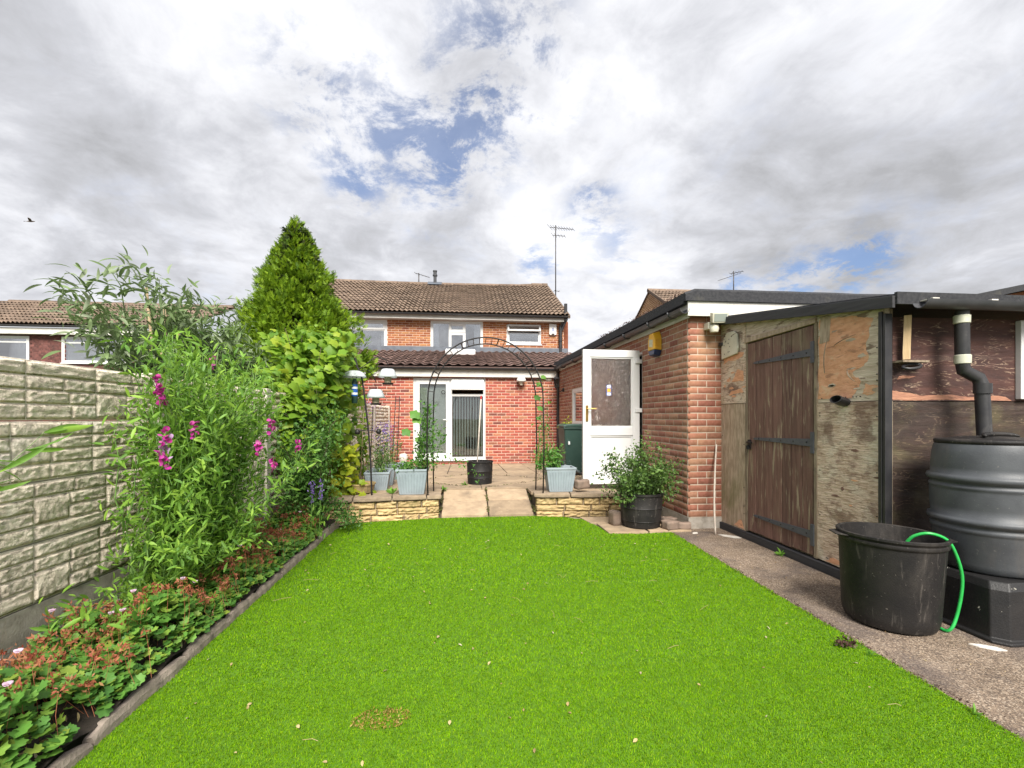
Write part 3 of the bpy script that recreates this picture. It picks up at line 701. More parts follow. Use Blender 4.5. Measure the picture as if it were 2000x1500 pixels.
# ------------------------------------------------------------------ low retaining walls of buff stone
def stone_wall(p0, p1, label, h=.255, thick=.2):
    t = thing('retaining_wall', (p0[0], p0[1], 0), label, 'garden wall')
    dx, dy = p1[0]-p0[0], p1[1]-p0[1]; L = math.hypot(dx, dy); M = frame(p0[0], p0[1], 0, dx, dy)
    core = MB(M).box(.03, L-.03, .004, thick, -.04, h).build('wall_core', 'mortar_garage', t)
    z = -.02; row = 0; mats = []; A = np.array(M)
    for hh in (.085, .085, .10):
        x = 0
        while x < L-.02:
            w_ = min(random.uniform(.18, .42), L-x)
            if L-x-w_ < .1: w_ = L-x
            T = np.eye(4); T[:3, :3] = np.diag([w_-.005, 2.4, hh-.004]); T[:3, 3] = (x+w_/2, .0, z+hh/2); mats.append(A @ T); x += w_
        z += hh; row += 1
    # return faces at both ends
    for e, sgn in ((0, 1), (L, -1)):
        M2 = M @ Matrix.Translation((e, 0, 0)) @ Matrix.Rotation(-sgn*math.pi/2, 4, 'Z'); A2 = np.array(M2); z = -.02
        for hh in (.085, .085, .10):
            T = np.eye(4); T[:3, :3] = np.diag([thick-.01, 1.0, hh-.007]); T[:3, 3] = ((-sgn*(thick/2+.005)), .02, z+hh/2); mats.append(A2 @ T); z += hh
    scatter(t, 'stone', 'stones', None, mats, 'buff_stone', 300, smooth=False, tmpls=ROCK_T[:8])
    x = -.03
    while x < L+.02:
        w_ = min(random.uniform(.40, .52), L+.03-x)
        if L+.03-x-w_ < .15: w_ = L+.03-x
        v_, f_ = rough_block(None, (0, 0, 0), (w_-.008, .285, .05), random.random()*9, 0, .10, 3)
        MB(M @ Matrix.Translation((x+w_/2, .09, h+.027))).add(v_, f_).build('coping_stone', 'coping', t, recalc=False)
        x += w_
    return t
stone_wall((-1.78, 6.03), (-.33, 6.22), 'low buff stone retaining wall with coping left of the ramp')
stone_wall((.955, 6.20), (2.50, 6.06), 'low buff stone retaining wall with coping right of the ramp')

# ================================================================== CONCRETE FENCE on the left
def fx(y): return -2.186+.0237*y
fence = thing('concrete_fence', (fx(5), 5, 0), 'tall pale concrete panel fence moulded like rough stone blocks along left side', 'fence')
posts = [-.2, 1.63, 3.46, 5.12, 6.79, 8.62, 10.3, 12.02]
for y in posts:
    MB(frame(fx(y), y, 0, .0237, 1)).box(-.05, .05, -.028, .09, -.05, 1.625).build('post', 'concrete_post', fence, bevel=.008)
for b, (ya, yb) in enumerate(zip(posts[:-1], posts[1:])):
    L = yb-ya-.10
    for i in range(5):
        z0 = .085+.305*i; M = frame(fx(ya+.05), ya+.05, z0, .0237, 1); A = np.array(M)
        slip = random.uniform(-.004, .004)
        M = M @ Matrix.Translation((0, slip, 0)); A = np.array(M)
        pan = MB(M).box(0, L, .006, .05, .003, .302).build('gravel_board' if i == 0 else 'panel', 'concrete_plain' if i == 0 else 'concrete_panel', fence, bevel=.004)
        if i == 0: continue
        mats = []; x = .004; lens = (.30, .52) if b in (1, 2) else (.42, .62)
        def blk(x0, x1, za, zb):
            T = np.eye(4); T[:3, :3] = np.diag([x1-x0-.007, .85 if zb-za < .12 else 1.0, zb-za-.006]); T[:3, 3] = ((x0+x1)/2, .004, (za+zb)/2); mats.append(A @ T)
        while x < L-.01:
            w_ = min(random.uniform(*lens), L-.004-x)
            if L-x-w_ < .16: w_ = L-.004-x
            cs = [.006, .085, .155, .225, .299]; ty = random.random()
            def course(za, zb):
                if w_ > .26 and random.random() < .72:
                    s_ = x+w_*random.uniform(.36, .64); blk(x, s_, za, zb); blk(s_, x+w_, za, zb)
                else: blk(x, x+w_, za, zb)
            if ty < .5:
                for q in range(4): course(cs[q], cs[q+1])
            elif ty < .8: blk(x, x+w_*.5, cs[0], cs[2]); blk(x+w_*.5, x+w_, cs[0], cs[1]); blk(x+w_*.5, x+w_, cs[1], cs[2]); course(cs[2], cs[3]); course(cs[3], cs[4])
            else: course(cs[0], cs[1]); blk(x, x+w_*.45, cs[1], cs[3]); blk(x+w_*.45, x+w_, cs[1], cs[2]); blk(x+w_*.45, x+w_, cs[2], cs[3]); course(cs[3], cs[4])
            x += w_
        random.shuffle(mats)
        scatter(pan, 'stone', 'stones', None, mats, 'rock_face', 300 if b in (1, 2, 3, 6) else 0, tmpls=ROCK_T if b in (1, 2) else ROCK_LO)

# ================================================================== HOUSE with tiled extension
house = thing('house', (0, 14, 0), 'brown brick semi-detached house with tiled roof and red brick rear extension', 'house')
EY = 12.1
ME = frame(-2.75, EY, 0, 1, 0)       # extension wall, local x = X+2.75
DO = (-1.30+2.75, .545+2.75, .245, 2.345)
ew = brick_wall(house, ME, 5.24, .02, 2.52, [DO], 'brick_red', 'mortar_light', 300, name='extension_wall')
# patio doors
a0, a1, z0, z1 = DO
mb = MB(ME)
fw = .06
mb.box(a0, a1, .03, .10, z0, z0+fw); mb.box(a0, a1, .03, .10, z1-fw, z1); mb.box(a0, a0+fw, .03, .10, z0+fw, z1-fw); mb.box(a1-fw, a1, .03, .10, z0+fw, z1-fw)
mid = a0+.955
mb.box(mid-.03, mid+.03, .031, .099, z0+fw, z1-fw)
pd = mb.build('patio_door', 'upvc', house, bevel=.004)
def leafframe(x0, x1, q0, q1, s, yy, parent, name, M=ME, mat='upvc'):
    m2 = MB(M); m2.box(x0, x1, yy, yy+.055, q0, q0+s); m2.box(x0, x1, yy, yy+.055, q1-s, q1); m2.box(x0, x0+s, yy, yy+.055, q0+s, q1-s); m2.box(x1-s, x1, yy, yy+.055, q0+s, q1-s)
    return m2.build(name, mat, parent, bevel=.005)
leafframe(a0+fw+.003, mid-.033, z0+fw+.003, z1-fw-.003, .095, .015, pd, 'door_leaf')
MB(ME).box(a0+fw+.098, mid-.128, .04, .048, z0+fw+.098, z1-fw-.098).build('pane', 'door_glass', pd)
zt = z1-.42
MB(ME).box(mid+.03, a1-fw, .032, .098, zt-.05, zt+.01).build('transom', 'upvc', pd, bevel=.004)
MB(ME).box(mid+.033, a1-fw-.003, .05, .058, z0+fw+.003, zt-.053).build('pane', 'door_glass', pd)
# top-hung fanlight, propped open
Mv = ME @ Matrix.Translation((0, .02, z1-fw)) @ Matrix.Rotation(R(-20), 4, 'X')
m2 = MB(Mv); xa, xb, hv = mid+.02, a1-fw+.01, .27
for q in ((xa, xb, -.05, 0, -.05, 0), (xa, xb, -.05, 0, -hv, -hv+.07), (xa, xa+.06, -.05, 0, -hv+.07, -.05), (xb-.06, xb, -.05, 0, -hv+.07, -.05)): m2.box(*q)
fl = m2.build('fanlight', 'upvc', pd, bevel=.004)
MB(Mv).box(xa+.06, xb-.06, -.03, -.024, -hv+.07, -.05).build('pane', 'window_glass', fl)
# handle, lock, threshold
mb = MB(ME); hx = mid-.085; mb.box(hx-.018, hx+.018, .0, .015, 1.12, 1.34); mb.tube([(hx, .01, 1.27), (hx, -.04, 1.27), (hx-.11, -.045, 1.27)], .010, 8)
mb.build('door_handle', 'tile_white', pd, smooth='auto')
MB(ME).box(a0-.02, a1+.02, -.06, .03, z0-.035, z0+.004).build('threshold', 'upvc', pd, bevel=.006)
# blinds and room
for k in range(15):
    x = a0+fw+.10+k*.052
    MB(ME @ Matrix.Translation((x, .15, 0)) @ Matrix.Rotation(R(28), 4, 'Z')).box(-.040, .040, -.001, .001, z0+.1, z1-.14).build('blind_slat', 'blind_slat', pd)
for k in range(11):
    x = mid+.08+k*.072
    MB(ME @ Matrix.Translation((x, .13, 0)) @ Matrix.Rotation(R(62), 4, 'Z')).box(-.040, .040, -.001, .001, z0+.1, zt-.07).build('blind_slat', 'blind_slat', pd)
rm = MB(ME); rm.add([(a0-.6, .23, z0), (a1+.6, .23, z0), (a1+.6, .23, 2.45), (a0-.6, .23, 2.45), (a0-.6, 4.2, z0), (a1+.6, 4.2, z0), (a1+.6, 4.2, 2.45), (a0-.6, 4.2, 2.45)], [(4, 5, 6, 7), (0, 1, 5, 4), (1, 2, 6, 5), (2, 3, 7, 6), (3, 0, 4, 7)]).build('room', 'interior_room', pd, recalc=False)
MB(ME).tube([(a0+.73, .03, 2.0+.035*math.sin(0)), (a0+.73, .032, 2.0)], .001, 4)
ring = [(a0+.76+.045*math.cos(t*math.pi/8), .032, 1.98+.045*math.sin(t*math.pi/8)) for t in range(17)]
MB(ME).tube(ring, .010, 6).build('vent_ring', 'black_plastic', pd, smooth=True)
# fascia, gutter and tiles of the extension
MB().box(-2.85, 2.46, EY-.10, EY-.075, 2.37, 2.555).build('fascia', 'fascia_white', house)
MB().box(-2.85, 2.46, EY-.0745, EY-.004, 2.53, 2.55).build('soffit', 'fascia_white', house)
half_gutter((-2.9, EY-.165, 2.605), (2.56, EY-.165, 2.59), .06, house, 'black_plastic')
roof_slope(house, -3.9, 3.5, EY-.17, 2.64, 15.25, 3.47, .235, .33, 'roof_tile_ext', 300, 'roll', .038, name='extension_roof')
MB().box(-3.9, 3.42, 15.20, 15.262, 3.43, 3.62).build('flashing', 'lead', house)
# rooflight in the lean-to
ca, sa = 3.32/math.hypot(3.32, .83), .83/math.hypot(3.32, .83)
Mr = Matrix.Translation((-.12, 14.35, 3.245+.06)) @ Matrix.Rotation(math.atan2(.83, 3.32), 4, 'X')
rl = MB(Mr)
for q in ((-.45, .45, -.30, -.24, -.02, .09), (-.45, .45, .24, .30, -.02, .09), (-.45, -.39, -.24, .24, -.02, .09), (.39, .45, -.24, .24, -.02, .09)): rl.box(*q)
rlo = rl.build('rooflight', 'upvc', house, bevel=.006); MB(Mr).box(-.39, .39, -.24, .24, .03, .04).build('pane', 'window_glass', rlo)
# main wall, upper floor
MY = 15.3
MM = frame(-6.5, MY, 0, 1, 0)
wins = [(-3.95, -2.47, 3.50, 4.47), (-1.09, .605, 3.46, 4.47), (1.39, 2.53, 3.75, 4.42)]
ops = [(a+6.5, b+6.5, c, d) for a, b, c, d in wins]
brick_wall(house, MM, 9.8, 3.42, 4.50, ops, 'brick_brown', 'mortar_light', 300, name='upper_wall')
MB(MM).box(0, 9.8, .02, .22, 0, 3.42).build('lower_wall', 'brick_brown', house)
MB().box(-6.5, 3.3, 22.7, 22.9, 0, 4.6).build('front_wall', 'brick_brown', house)
MB(frame(3.3, 22.9, 0, 0, -1)).prism([(0, 0), (7.37, 0), (7.37, 4.55), (3.9, 6.60), (0, 4.55)], -.002, .2).build('gable_wall', 'brick_brown', house)
MB(frame(-6.5, 22.9, 0, 0, -1)).prism([(0, 0), (7.37, 0), (7.37, 4.55), (3.9, 6.60), (0, 4.55)], -.2, .002).build('gable_wall', 'brick_brown', house)
window(house, MM, *[(ops[0][0]), ops[0][1], ops[0][2], ops[0][3]], [(0, 1, 0, .70, .03), (0, 1, .70, 1, .06)], backing='interior_room', curtains=[(.9, 1)])
window(house, MM, ops[1][0], ops[1][1], ops[1][2], ops[1][3], [(0, .34, 0, 1, .012), (.33, .68, 0, .66, .085), (.33, .68, .67, 1, .085), (.67, 1, 0, 1, .012)], backing='interior_room', curtains=[(0, .12), (.86, 1)])
w3 = window(house, MM, ops[2][0], ops[2][1], ops[2][2], ops[2][3], [(0, 1, 0, .60, .02)], backing='interior_dark')
Mv = MM @ Matrix.Translation((0, .02, 4.38)) @ Matrix.Rotation(R(-24), 4, 'X'); m2 = MB(Mv); xa, xb, hv = ops[2][0]+.02, ops[2][1]-.02, .24
for q in ((xa, xb, -.05, 0, -.05, 0), (xa, xb, -.05, 0, -hv, -hv+.055), (xa, xa+.055, -.05, 0, -hv+.055, -.05), (xb-.055, xb, -.05, 0, -hv+.055, -.05)): m2.box(*q)
m2.build('sash', 'upvc', w3, bevel=.004); MB(Mv).box(xa+.055, xb-.055, -.03, -.024, -hv+.055, -.05).build('pane', 'window_glass', w3)
MB().box(-6.7, 3.36, MY-.30, MY-.275, 4.47, 4.585).build('fascia', 'fascia_white', house)
MB().box(-6.7, 3.36, MY-.274, MY-.004, 4.485, 4.50).build('soffit', 'fascia_white', house)
half_gutter((-6.7, MY-.365, 4.635), (3.42, MY-.365, 4.62), .062, house, 'black_plastic')
mr = roof_slope(house, -6.7, 3.40, MY-.40, 4.64, 19.0, 6.74, .30, .30, 'roof_tile', 300, 'double', .052, sag=.05, name='main_roof')
roofb = MB().add([(-6.7, 19.0, 6.71), (3.4, 19.0, 6.71), (3.4, 23.1, 4.62), (-6.7, 23.1, 4.62), (-6.7, 19.0, 6.66), (3.4, 19.0, 6.66), (3.4, 23.1, 4.57), (-6.7, 23.1, 4.57)], [(0, 1, 2, 3), (7, 6, 5, 4), (0, 4, 5, 1), (1, 5, 6, 2), (2, 6, 7, 3), (3, 7, 4, 0)]).build('front_roof', 'roof_tile', house)
x = -6.7; k = 0
while x < 3.38:
    xe = min(x+.45, 3.42); t = (x+6.7)/10.1; dz = -.05*math.sin(math.pi*t)+(.05 if x > 2.4 else 0)
    MB().tube([(x, 19.02, 6.745+dz), (xe-.008, 19.02, 6.745+dz+(.03 if 2 < x < 2.5 else 0))], .085, 10).build('ridge_tile', 'roof_tile', mr, smooth='auto'); x = xe; k += 1
MB().add([(3.36, MY-.42, 4.56), (3.43, MY-.42, 4.56), (3.43, 19.0, 6.73), (3.36, 19.0, 6.73), (3.36, MY-.42, 4.66), (3.43, MY-.42, 4.66), (3.43, 19.0, 6.80), (3.36, 19.0, 6.80)], [(0, 1, 2, 3), (7, 6, 5, 4), (0, 4, 5, 1), (1, 5, 6, 2), (2, 6, 7, 3), (3, 7, 4, 0)]).build('verge', 'roof_tile', house)
# soil pipe, downpipe, flue
mb = MB(); mb.tube([(3.17, MY-.08, 3.5), (3.17, MY-.08, 4.34), (3.30, MY-.3, 4.52), (3.30, MY-.3, 5.05)], .055, 12)
for z in (3.9, 4.72): mb.lathe(3.17 if z < 4.4 else 3.30, MY-.08 if z < 4.4 else MY-.3, [(.055, z-.04), (.07, z-.04), (.07, z+.04), (.055, z+.04)], 12)
mb.build('soil_pipe', 'black_plastic', house, smooth='auto')
MB().tube([(3.20, MY-.06, 3.4), (3.20, MY-.06, 4.2), (3.34, MY-.33, 4.56)], .036, 10).build('downpipe', 'grey_gutter', house, smooth='auto')
mb = MB(); mb.lathe(-1.17, 18.9, [(.0, 6.5), (.062, 6.5), (.062, 7.0), (.095, 7.0), (.095, 7.05), (.07, 7.06), (.07, 7.16), (.085, 7.17), (.085, 7.22), (0, 7.22)], 14).build('flue', 'roof_flue', house, smooth='auto')
MB().add([(-1.45, 18.62, 6.60), (-.9, 18.62, 6.60), (-.9, 18.95, 6.79), (-1.45, 18.95, 6.79)], [(0, 1, 2, 3)]).build('flue_flashing', 'lead', house)
mb = MB(); mb.tube([(2.40, EY-.16, 2.55), (2.44, EY-.08, 2.42), (2.44, EY-.06, .10)], .036, 10)
for z in (.5, 1.3, 2.1): mb.lathe(2.44, EY-.06, [(.036, z), (.048, z), (.048, z+.05), (.036, z+.05)], 10)
mb.build('downpipe', 'black_plastic', house, smooth='auto')

# ------------------------------------------------------------------ things fixed to the house
def aerial(x, y, z0, z1, heads, label):
    t = thing('television_aerial', (x, y, z0), label, 'aerial')
    MB().tube([(x, y, z0), (x, y, z1)], .022, 8).build('mast', 'aerial_metal', t, smooth=True)
    for (zz, dx, dy, dz, L, n, bar) in heads:
        d = Vector((dx, dy, dz)).normalized(); p0 = Vector((x, y, zz))-d*L*.25; p1 = Vector((x, y, zz))+d*L*.75
        bo = MB().tube([p0, p1], .012, 6).build('boom', 'aerial_metal', t)
        for i in range(n):
            c = p0+(p1-p0)*i/max(1, n-1); e = Vector((-d.y, d.x, 0)).normalized()*bar*(1.25-.5*i/max(1, n-1))
            MB().tube([c-e, c+e], .007, 5).build('element', 'aerial_metal', t)
    return t
aerial(3.60, 18.2, 6.0, 8.95, [(8.85, .85, -.5, -.25, 1.0, 10, .24), (8.55, .9, -.4, -.2, .5, 5, .2), (6.35, 1, .2, 0, .2, 2, .1)], 'tall thin television aerial at the right gable of the brick house')
aerial(-1.85, 19.3, 6.6, 7.22, [(7.18, 1, -.25, -.35, .62, 5, .10)], 'small tilted television aerial on the roof ridge left of the grey flue')
t = thing('alarm_box', (2.92, MY, 4.05), 'white burglar alarm box on brown brick wall under the eaves', 'alarm box')
MB().prism([(2.80, 4.09), (2.84, 4.06), (3.00, 4.06), (3.04, 4.09), (3.04, 4.43), (2.80, 4.43)], MY-.08, MY-.004).build('casing', 'tile_white', t, bevel=.012)
MB().lathe(2.92, MY-.085, [(0, 4.075), (.05, 4.075), (.05, 4.11), (0, 4.11)], 12, 1, .3).build('lens', 'black_plastic', t)
MB().box(2.905, 2.935, MY-.083, MY-.081, 4.18, 4.30).build('badge', 'print_blue', t)
t = thing('wall_light', (1.465, EY, 2.2), 'white domed lamp hood on the red brick extension wall', 'wall light')
mb = MB(); mb.lathe(1.465, EY-.13, [(0.0, 2.395), (.05, 2.39), (.09, 2.36), (.118, 2.31), (.125, 2.255), (.119, 2.255), (.112, 2.30), (.085, 2.35), (0, 2.385)], 20); mb.build('hood', 'tile_white', t, smooth=True)
MB().lathe(1.465, EY-.13, [(0, 2.30), (.055, 2.30), (.058, 2.24), (.04, 2.19), (.038, 2.165), (.0, 2.16)], 14).build('lamp_body', 'cream_plastic', t, smooth='auto')
MB().tube([(1.465, EY-.004, 2.33), (1.465, EY-.13, 2.34)], .018, 8).build('bracket', 'grey_gutter', t)
MB().tube([(1.42, EY-.012, 2.36), (1.44, EY-.012, 2.445), (1.9, EY-.012, 2.45)], .006, 5).build('cable', 'tile_white', t)
t = props(MB().box(2.13, 2.28, EY-.03, EY-.004, 2.30, 2.43).build('junction_box', 'cream_plastic', bevel=.008), 'small yellowed junction box high on the red brick wall beside the arch', 'junction box')

# ================================================================== GARAGE
garage = thing('garage', (2.65, 8, 0), 'red brick flat-roofed garage with black felt edge and open white side door', 'garage')
P0 = Vector((2.47, 12.1)); P1 = Vector((2.654, 5.3)); GL = (P1-P0).length
MG = frame(P0.x, P0.y, 0, P1.x-P0.x, P1.y-P0.y)          # local x 0 at the house, GL at the near corner
dw = (GL-2.27, GL-1.36, .27, 2.33); gw = (1.38, 2.95, 1.15, 1.99)
brick_wall(garage, MG, GL, .135, 2.56, [dw, gw], 'brick_garage', 'mortar_garage', 300, name='side_wall', pitch=.0775, offset0=.1, e1=.036, inset=.02)
MF = frame(2.654, 5.3, 0, 1, 0)
brick_wall(garage, MF, 3.6, .135, 2.56, [], 'brick_garage', 'mortar_garage', 150, name='end_wall', pitch=.0775, offset0=.0, e0=-.001, inset=.02)
MB(MG).box(0, GL, -.004, .2, -.05, .133).build('plinth', 'concrete_plain', garage); MB(MF).box(-.004, 3.6, -.006, .18, -.05, .132).build('plinth', 'concrete_plain', garage)
MB().box(6.1, 6.25, 5.3, 12, 0, 2.6).build('far_wall', 'brick_garage', garage)
# roof: board, felt edges, fascia, gutter
u = (P1-P0).normalized()
def gp(a, off, z): q = P0+u*a; return (q.x-off, q.y, z)
MB().add([gp(-.1, .10, 2.66), gp(GL+.06, .10, 2.66), (6.45, 5.2, 2.66), (6.45, 12.2, 2.66), gp(-.1, .10, 2.78), gp(GL+.06, .10, 2.78), (6.45, 5.2, 2.78), (6.45, 12.2, 2.78)], [(0, 1, 2, 3), (7, 6, 5, 4), (0, 4, 5, 1), (1, 5, 6, 2), (2, 6, 7, 3), (3, 7, 4, 0)]).build('roof', 'black_felt', garage)
# raised kerb along the near edge, irregular felt upstand
n = 30; vs = []; fs = []
for i in range(n+1):
    x = 2.56+(6.42-2.56)*i/n; h = 2.835+.012*mnoise.noise(Vector((x*2.2, 0, 0)))-(.05 if i == 0 else 0)
    vs += [(x, 5.18, 2.685), (x, 5.185, h-.03), (x, 5.22, h), (x, 5.36, h-.02), (x, 5.36, 2.685)]
for i in range(n):
    for q in range(4): a = i*5+q; fs.append((a, a+1, a+6, a+5))
fs += [(0, 1, 2, 3, 4), tuple(n*5+q for q in (4, 3, 2, 1, 0))]
MB().add(vs, fs).build('felt_kerb', 'black_felt', garage)
MB().box(2.60, 6.40, 5.205, 5.232, 2.515, 2.684).build('fascia', 'fascia_white', garage)
mb = MB(); mb.add([gp(-.05, .030, 2.545), gp(GL+.05, .030, 2.50), gp(GL+.05, .012, 2.50), gp(-.05, .012, 2.545), gp(-.05, .030, 2.66), gp(GL+.05, .030, 2.66), gp(GL+.05, .012, 2.66), gp(-.05, .012, 2.66)], [(3, 2, 1, 0), (4, 5, 6, 7), (0, 1, 5, 4), (1, 2, 6, 5), (2, 3, 7, 6), (3, 0, 4, 7)]).build('fascia', 'fascia_white', garage)
half_gutter(gp(-.1, .10, 2.625), gp(GL+.10, .10, 2.60), .062, garage, 'grey_gutter')
for a in (.9, 2.0, 3.1, 4.2, 5.1, 6.0, 6.6):
    ring = [Vector(gp(a, .10, 2.612))+Vector((math.cos(math.pi*k/10)*.069, 0, -math.sin(math.pi*k/10)*.069)) for k in range(11)]
    MB().tube(ring, .011, 6).build('gutter_bracket', 'grey_gutter', garage, smooth=True)
# moss along the felt edge
# side door opening: frame, dark inside, and the leaf standing open
a0, a1, z0, z1 = dw
mb = MB(MG); mb.box(a0, a0+.06, .02, .10, z0, z1); mb.box(a1-.06, a1, .02, .10, z0, z1); mb.box(a0+.06, a1-.06, .02, .10, z1-.06, z1); mb.build('door_frame', 'upvc', garage, bevel=.004)
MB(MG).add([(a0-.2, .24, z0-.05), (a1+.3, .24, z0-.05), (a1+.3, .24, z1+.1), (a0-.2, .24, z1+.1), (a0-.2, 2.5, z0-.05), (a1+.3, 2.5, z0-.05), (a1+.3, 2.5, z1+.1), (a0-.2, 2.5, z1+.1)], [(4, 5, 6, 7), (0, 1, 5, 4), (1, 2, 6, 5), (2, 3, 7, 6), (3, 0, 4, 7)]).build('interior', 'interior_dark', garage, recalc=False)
hin = MG @ Vector((a1-.03, -.02, 0))
MD = frame(hin.x-.865-.015, 6.625, 0, .866, .04)
LW, b0, b1 = .865, .352, 2.315
mb = MB(MD); s_ = .105
for q in ((0, LW, 0, .06, b0, b0+.14), (0, LW, 0, .06, b1-s_, b1), (0, s_, 0, .06, b0+.14, b1-s_), (LW-s_, LW, 0, .06, b0+.14, b1-s_), (s_, LW-s_, 0, .06, 1.06, 1.18)): mb.box(*q)
leaf = mb.build('door', 'upvc', garage, bevel=.004)
mb = MB(MD)
for (q0, q1) in ((1.18, b1-s_), (b0+.14, 1.06)):
    for q in ((s_, LW-s_, .012, .05, q0, q0+.022), (s_, LW-s_, .012, .05, q1-.022, q1), (s_, s_+.022, .012, .05, q0+.022, q1-.022), (LW-s_-.022, LW-s_, .012, .05, q0+.022, q1-.022)): mb.box(*q)
mb.build('bead', 'upvc', leaf, bevel=.003)
MB(MD).box(s_+.022, LW-s_-.022, .025, .033, b0+.162, 1.038).build('lower_panel', 'upvc', leaf)
n = 2
MB(MD).box(s_+.022, LW-s_-.022, .026, .032, 1.202, b1-s_-.022).build('pane', 'obscured_glass', leaf)
mb = MB(MD); hx = .055; mb.box(hx-.018, hx+.018, -.014, -.001, 1.27, 1.50); mb.tube([(hx, -.01, 1.45), (hx, -.05, 1.45), (hx+.13, -.052, 1.452)], .010, 8); mb.build('door_handle', 'brass', leaf, smooth='auto')
for z in (.62, 1.40, 2.12): MB(MD).box(LW-.07, LW+.03, -.022, .0, z, z+.06).build('hinge', 'upvc', leaf, bevel=.006)
st = MB(MD).box(.36, .435, .0235, .0255, 1.645, 1.805).build('sticker', 'print_blue', leaf)
MB(MD).box(.37, .425, .0222, .0234, 1.70, 1.75).build('sticker_panel', 'alarm_yellow', st); MB(MD).box(.37, .425, .0222, .0234, 1.65, 1.69).build('sticker_strip', 'print_white', st); MB(MD).box(.37, .425, .0222, .0234, 1.76, 1.80).build('sticker_strip', 'print_white', st)
window(garage, MG, gw[0], gw[1], gw[2], gw[3], [(0, 1, 0, 1, .03)], room=.6)
# fittings
t = thing('alarm_box', (2.63, 6.12, 2.15), 'yellow and dark blue burglar alarm box on the garage brick wall', 'alarm box')
ML = MG @ Matrix.Translation((GL-.83, 0, 2.325))
hexp = [(-.075, -.165), (.075, -.165), (.125, -.07), (.125, .06), (.07, .165), (-.07, .165), (-.125, .06), (-.125, -.07)]
up = [(x, z) for x, z in hexp if z > -.1]
mb = MB(ML)
def taper(poly, y0, y1, k):
    n = len(poly); vs = [(x, y0, z) for x, z in poly]+[(x*k, y1, z*k) for x, z in poly]
    return vs, [tuple(range(n)), tuple(range(2*n-1, n-1, -1))]+[(i, i+n, (i+1) % n+n, (i+1) % n) for i in range(n)]
v_, f_ = taper([(-.125, -.095), (.125, -.095), (.125, .06), (.07, .165), (-.07, .165), (-.125, .06)], -.004, -.10, .84); mb.add(v_, f_); cas = mb.build('casing', 'alarm_yellow', t, bevel=.008)
v_, f_ = taper([(-.08, -.17), (.08, -.17), (.124, -.097), (-.124, -.097)], -.004, -.095, .88); MB(ML).add(v_, f_).build('strobe', 'alarm_blue', t, bevel=.006)
MB(ML).prism([(-.06, -.03), (.05, -.05), (.055, .05), (-.055, .07)], -.1035, -.1015).build('badge', 'print_pale', t)
for k in range(6): MB(ML).box(.112, .121, -.09, -.01, -.075+k*.022, -.064+k*.022).build('vent_rib', 'alarm_yellow', t)
t = thing('floodlight', (2.86, 5.2, 2.4), 'white security floodlight with sensor on the garage corner', 'floodlight')
Mq = Matrix.Translation((2.93, 5.10, 2.475)) @ Matrix.Rotation(R(-12), 4, 'Z') @ Matrix.Rotation(R(14), 4, 'X')
MB(Mq).prism([(-.085, -.06), (.085, -.06), (.095, .06), (-.095, .06)], -.03, .07).build('lamp_housing', 'cream_plastic', t, bevel=.008)
MB(Mq).box(-.07, .07, -.034, -.031, -.042, .044).build('glass', 'floodlight_glass', t)
MB().lathe(2.90, 5.17, [(0, 2.40), (.05, 2.40), (.055, 2.36), (.045, 2.32), (0, 2.31)], 14).build('sensor', 'cream_plastic', t, smooth='auto')
MB().box(2.84, 2.93, 5.19, 5.297, 2.36, 2.44).build('bracket', 'cream_plastic', t, bevel=.006)
t = thing('wall_lantern', (2.47, 11.6, 2.0), 'black coach lantern on the garage wall near the house corner', 'lantern')
lx, ly = 2.30, 11.5
mb = MB(); mb.lathe(lx, ly, [(0, 2.42), (.012, 2.40), (.02, 2.36), (.06, 2.33), (.085, 2.30), (.085, 2.29), (0, 2.29)], 6); mb.lathe(lx, ly, [(0, 2.06), (.045, 2.06), (.05, 2.09), (0, 2.09)], 6)
for k in range(6):
    a = k*math.pi/3; mb.tube([(lx+.045*math.cos(a), ly+.045*math.sin(a), 2.08), (lx+.075*math.cos(a), ly+.075*math.sin(a), 2.30)], .006, 5)
mb.build('cage', 'dark_iron', t)
MB().lathe(lx, ly, [(.042, 2.09), (.07, 2.29)], 6).build('glass', 'clear_dark', t)
MB().tube([(2.455, ly, 2.02), (2.40, ly, 1.98), (2.33, ly, 1.99), (2.30, ly, 2.06)], .012, 8).build('arm', 'dark_iron', t, smooth=True)
MB().lathe(0, 0, [(0, 0)], 3)
MB(Matrix.Translation((2.47, ly, 2.02)) @ Matrix.Rotation(R(90), 4, 'Y')).lathe(0, 0, [(0, -.03), (.04, -.025), (.05, .02), (0, .02)], 12).build('back_plate', 'dark_iron', t, smooth='auto')

# ================================================================== SHED
shed = thing('shed', (4.2, 4.2, 0), 'weathered plywood shed with brown plank door, peeling boards and black roof edge', 'shed')
SX, SY = 3.06, 3.12
MS = frame(SX, 5.30, 0, 0, -1)      # local x: 0 at garage, 2.18 at near corner; y into shed (+X)
def rzs(a): return 2.47-.33*a/2.18  # roof underside along the side wall
d0, d1 = .51, 1.49                 # door from a=.51 to 1.49
MB(MS).prism([(0, .0), (2.18, .0), (2.18, rzs(2.18)-.02), (0, rzs(0)-.02)], .05, .07).build('wall_lining', 'shed_frame_wood', shed)
MB(MS).prism([(.0, .08), (d0-.02, .08), (d0-.02, 1.48), (0, 1.48)], .004, .045).build('wall_sheet', 'ply_grey', shed)
MB(MS).prism([(.0, 1.485), (d0-.02, 1.485), (d0-.02, rzs(d0)-.0), (0, rzs(0)-.0)], .0, .045).build('wall_sheet', 'ply_weathered', shed)
MB(MS).prism([(d1+.02, .10), (2.18, .08), (2.18, 1.445), (d1+.02, 1.445)], .002, .045).build('wall_sheet', 'ply_weathered', shed)
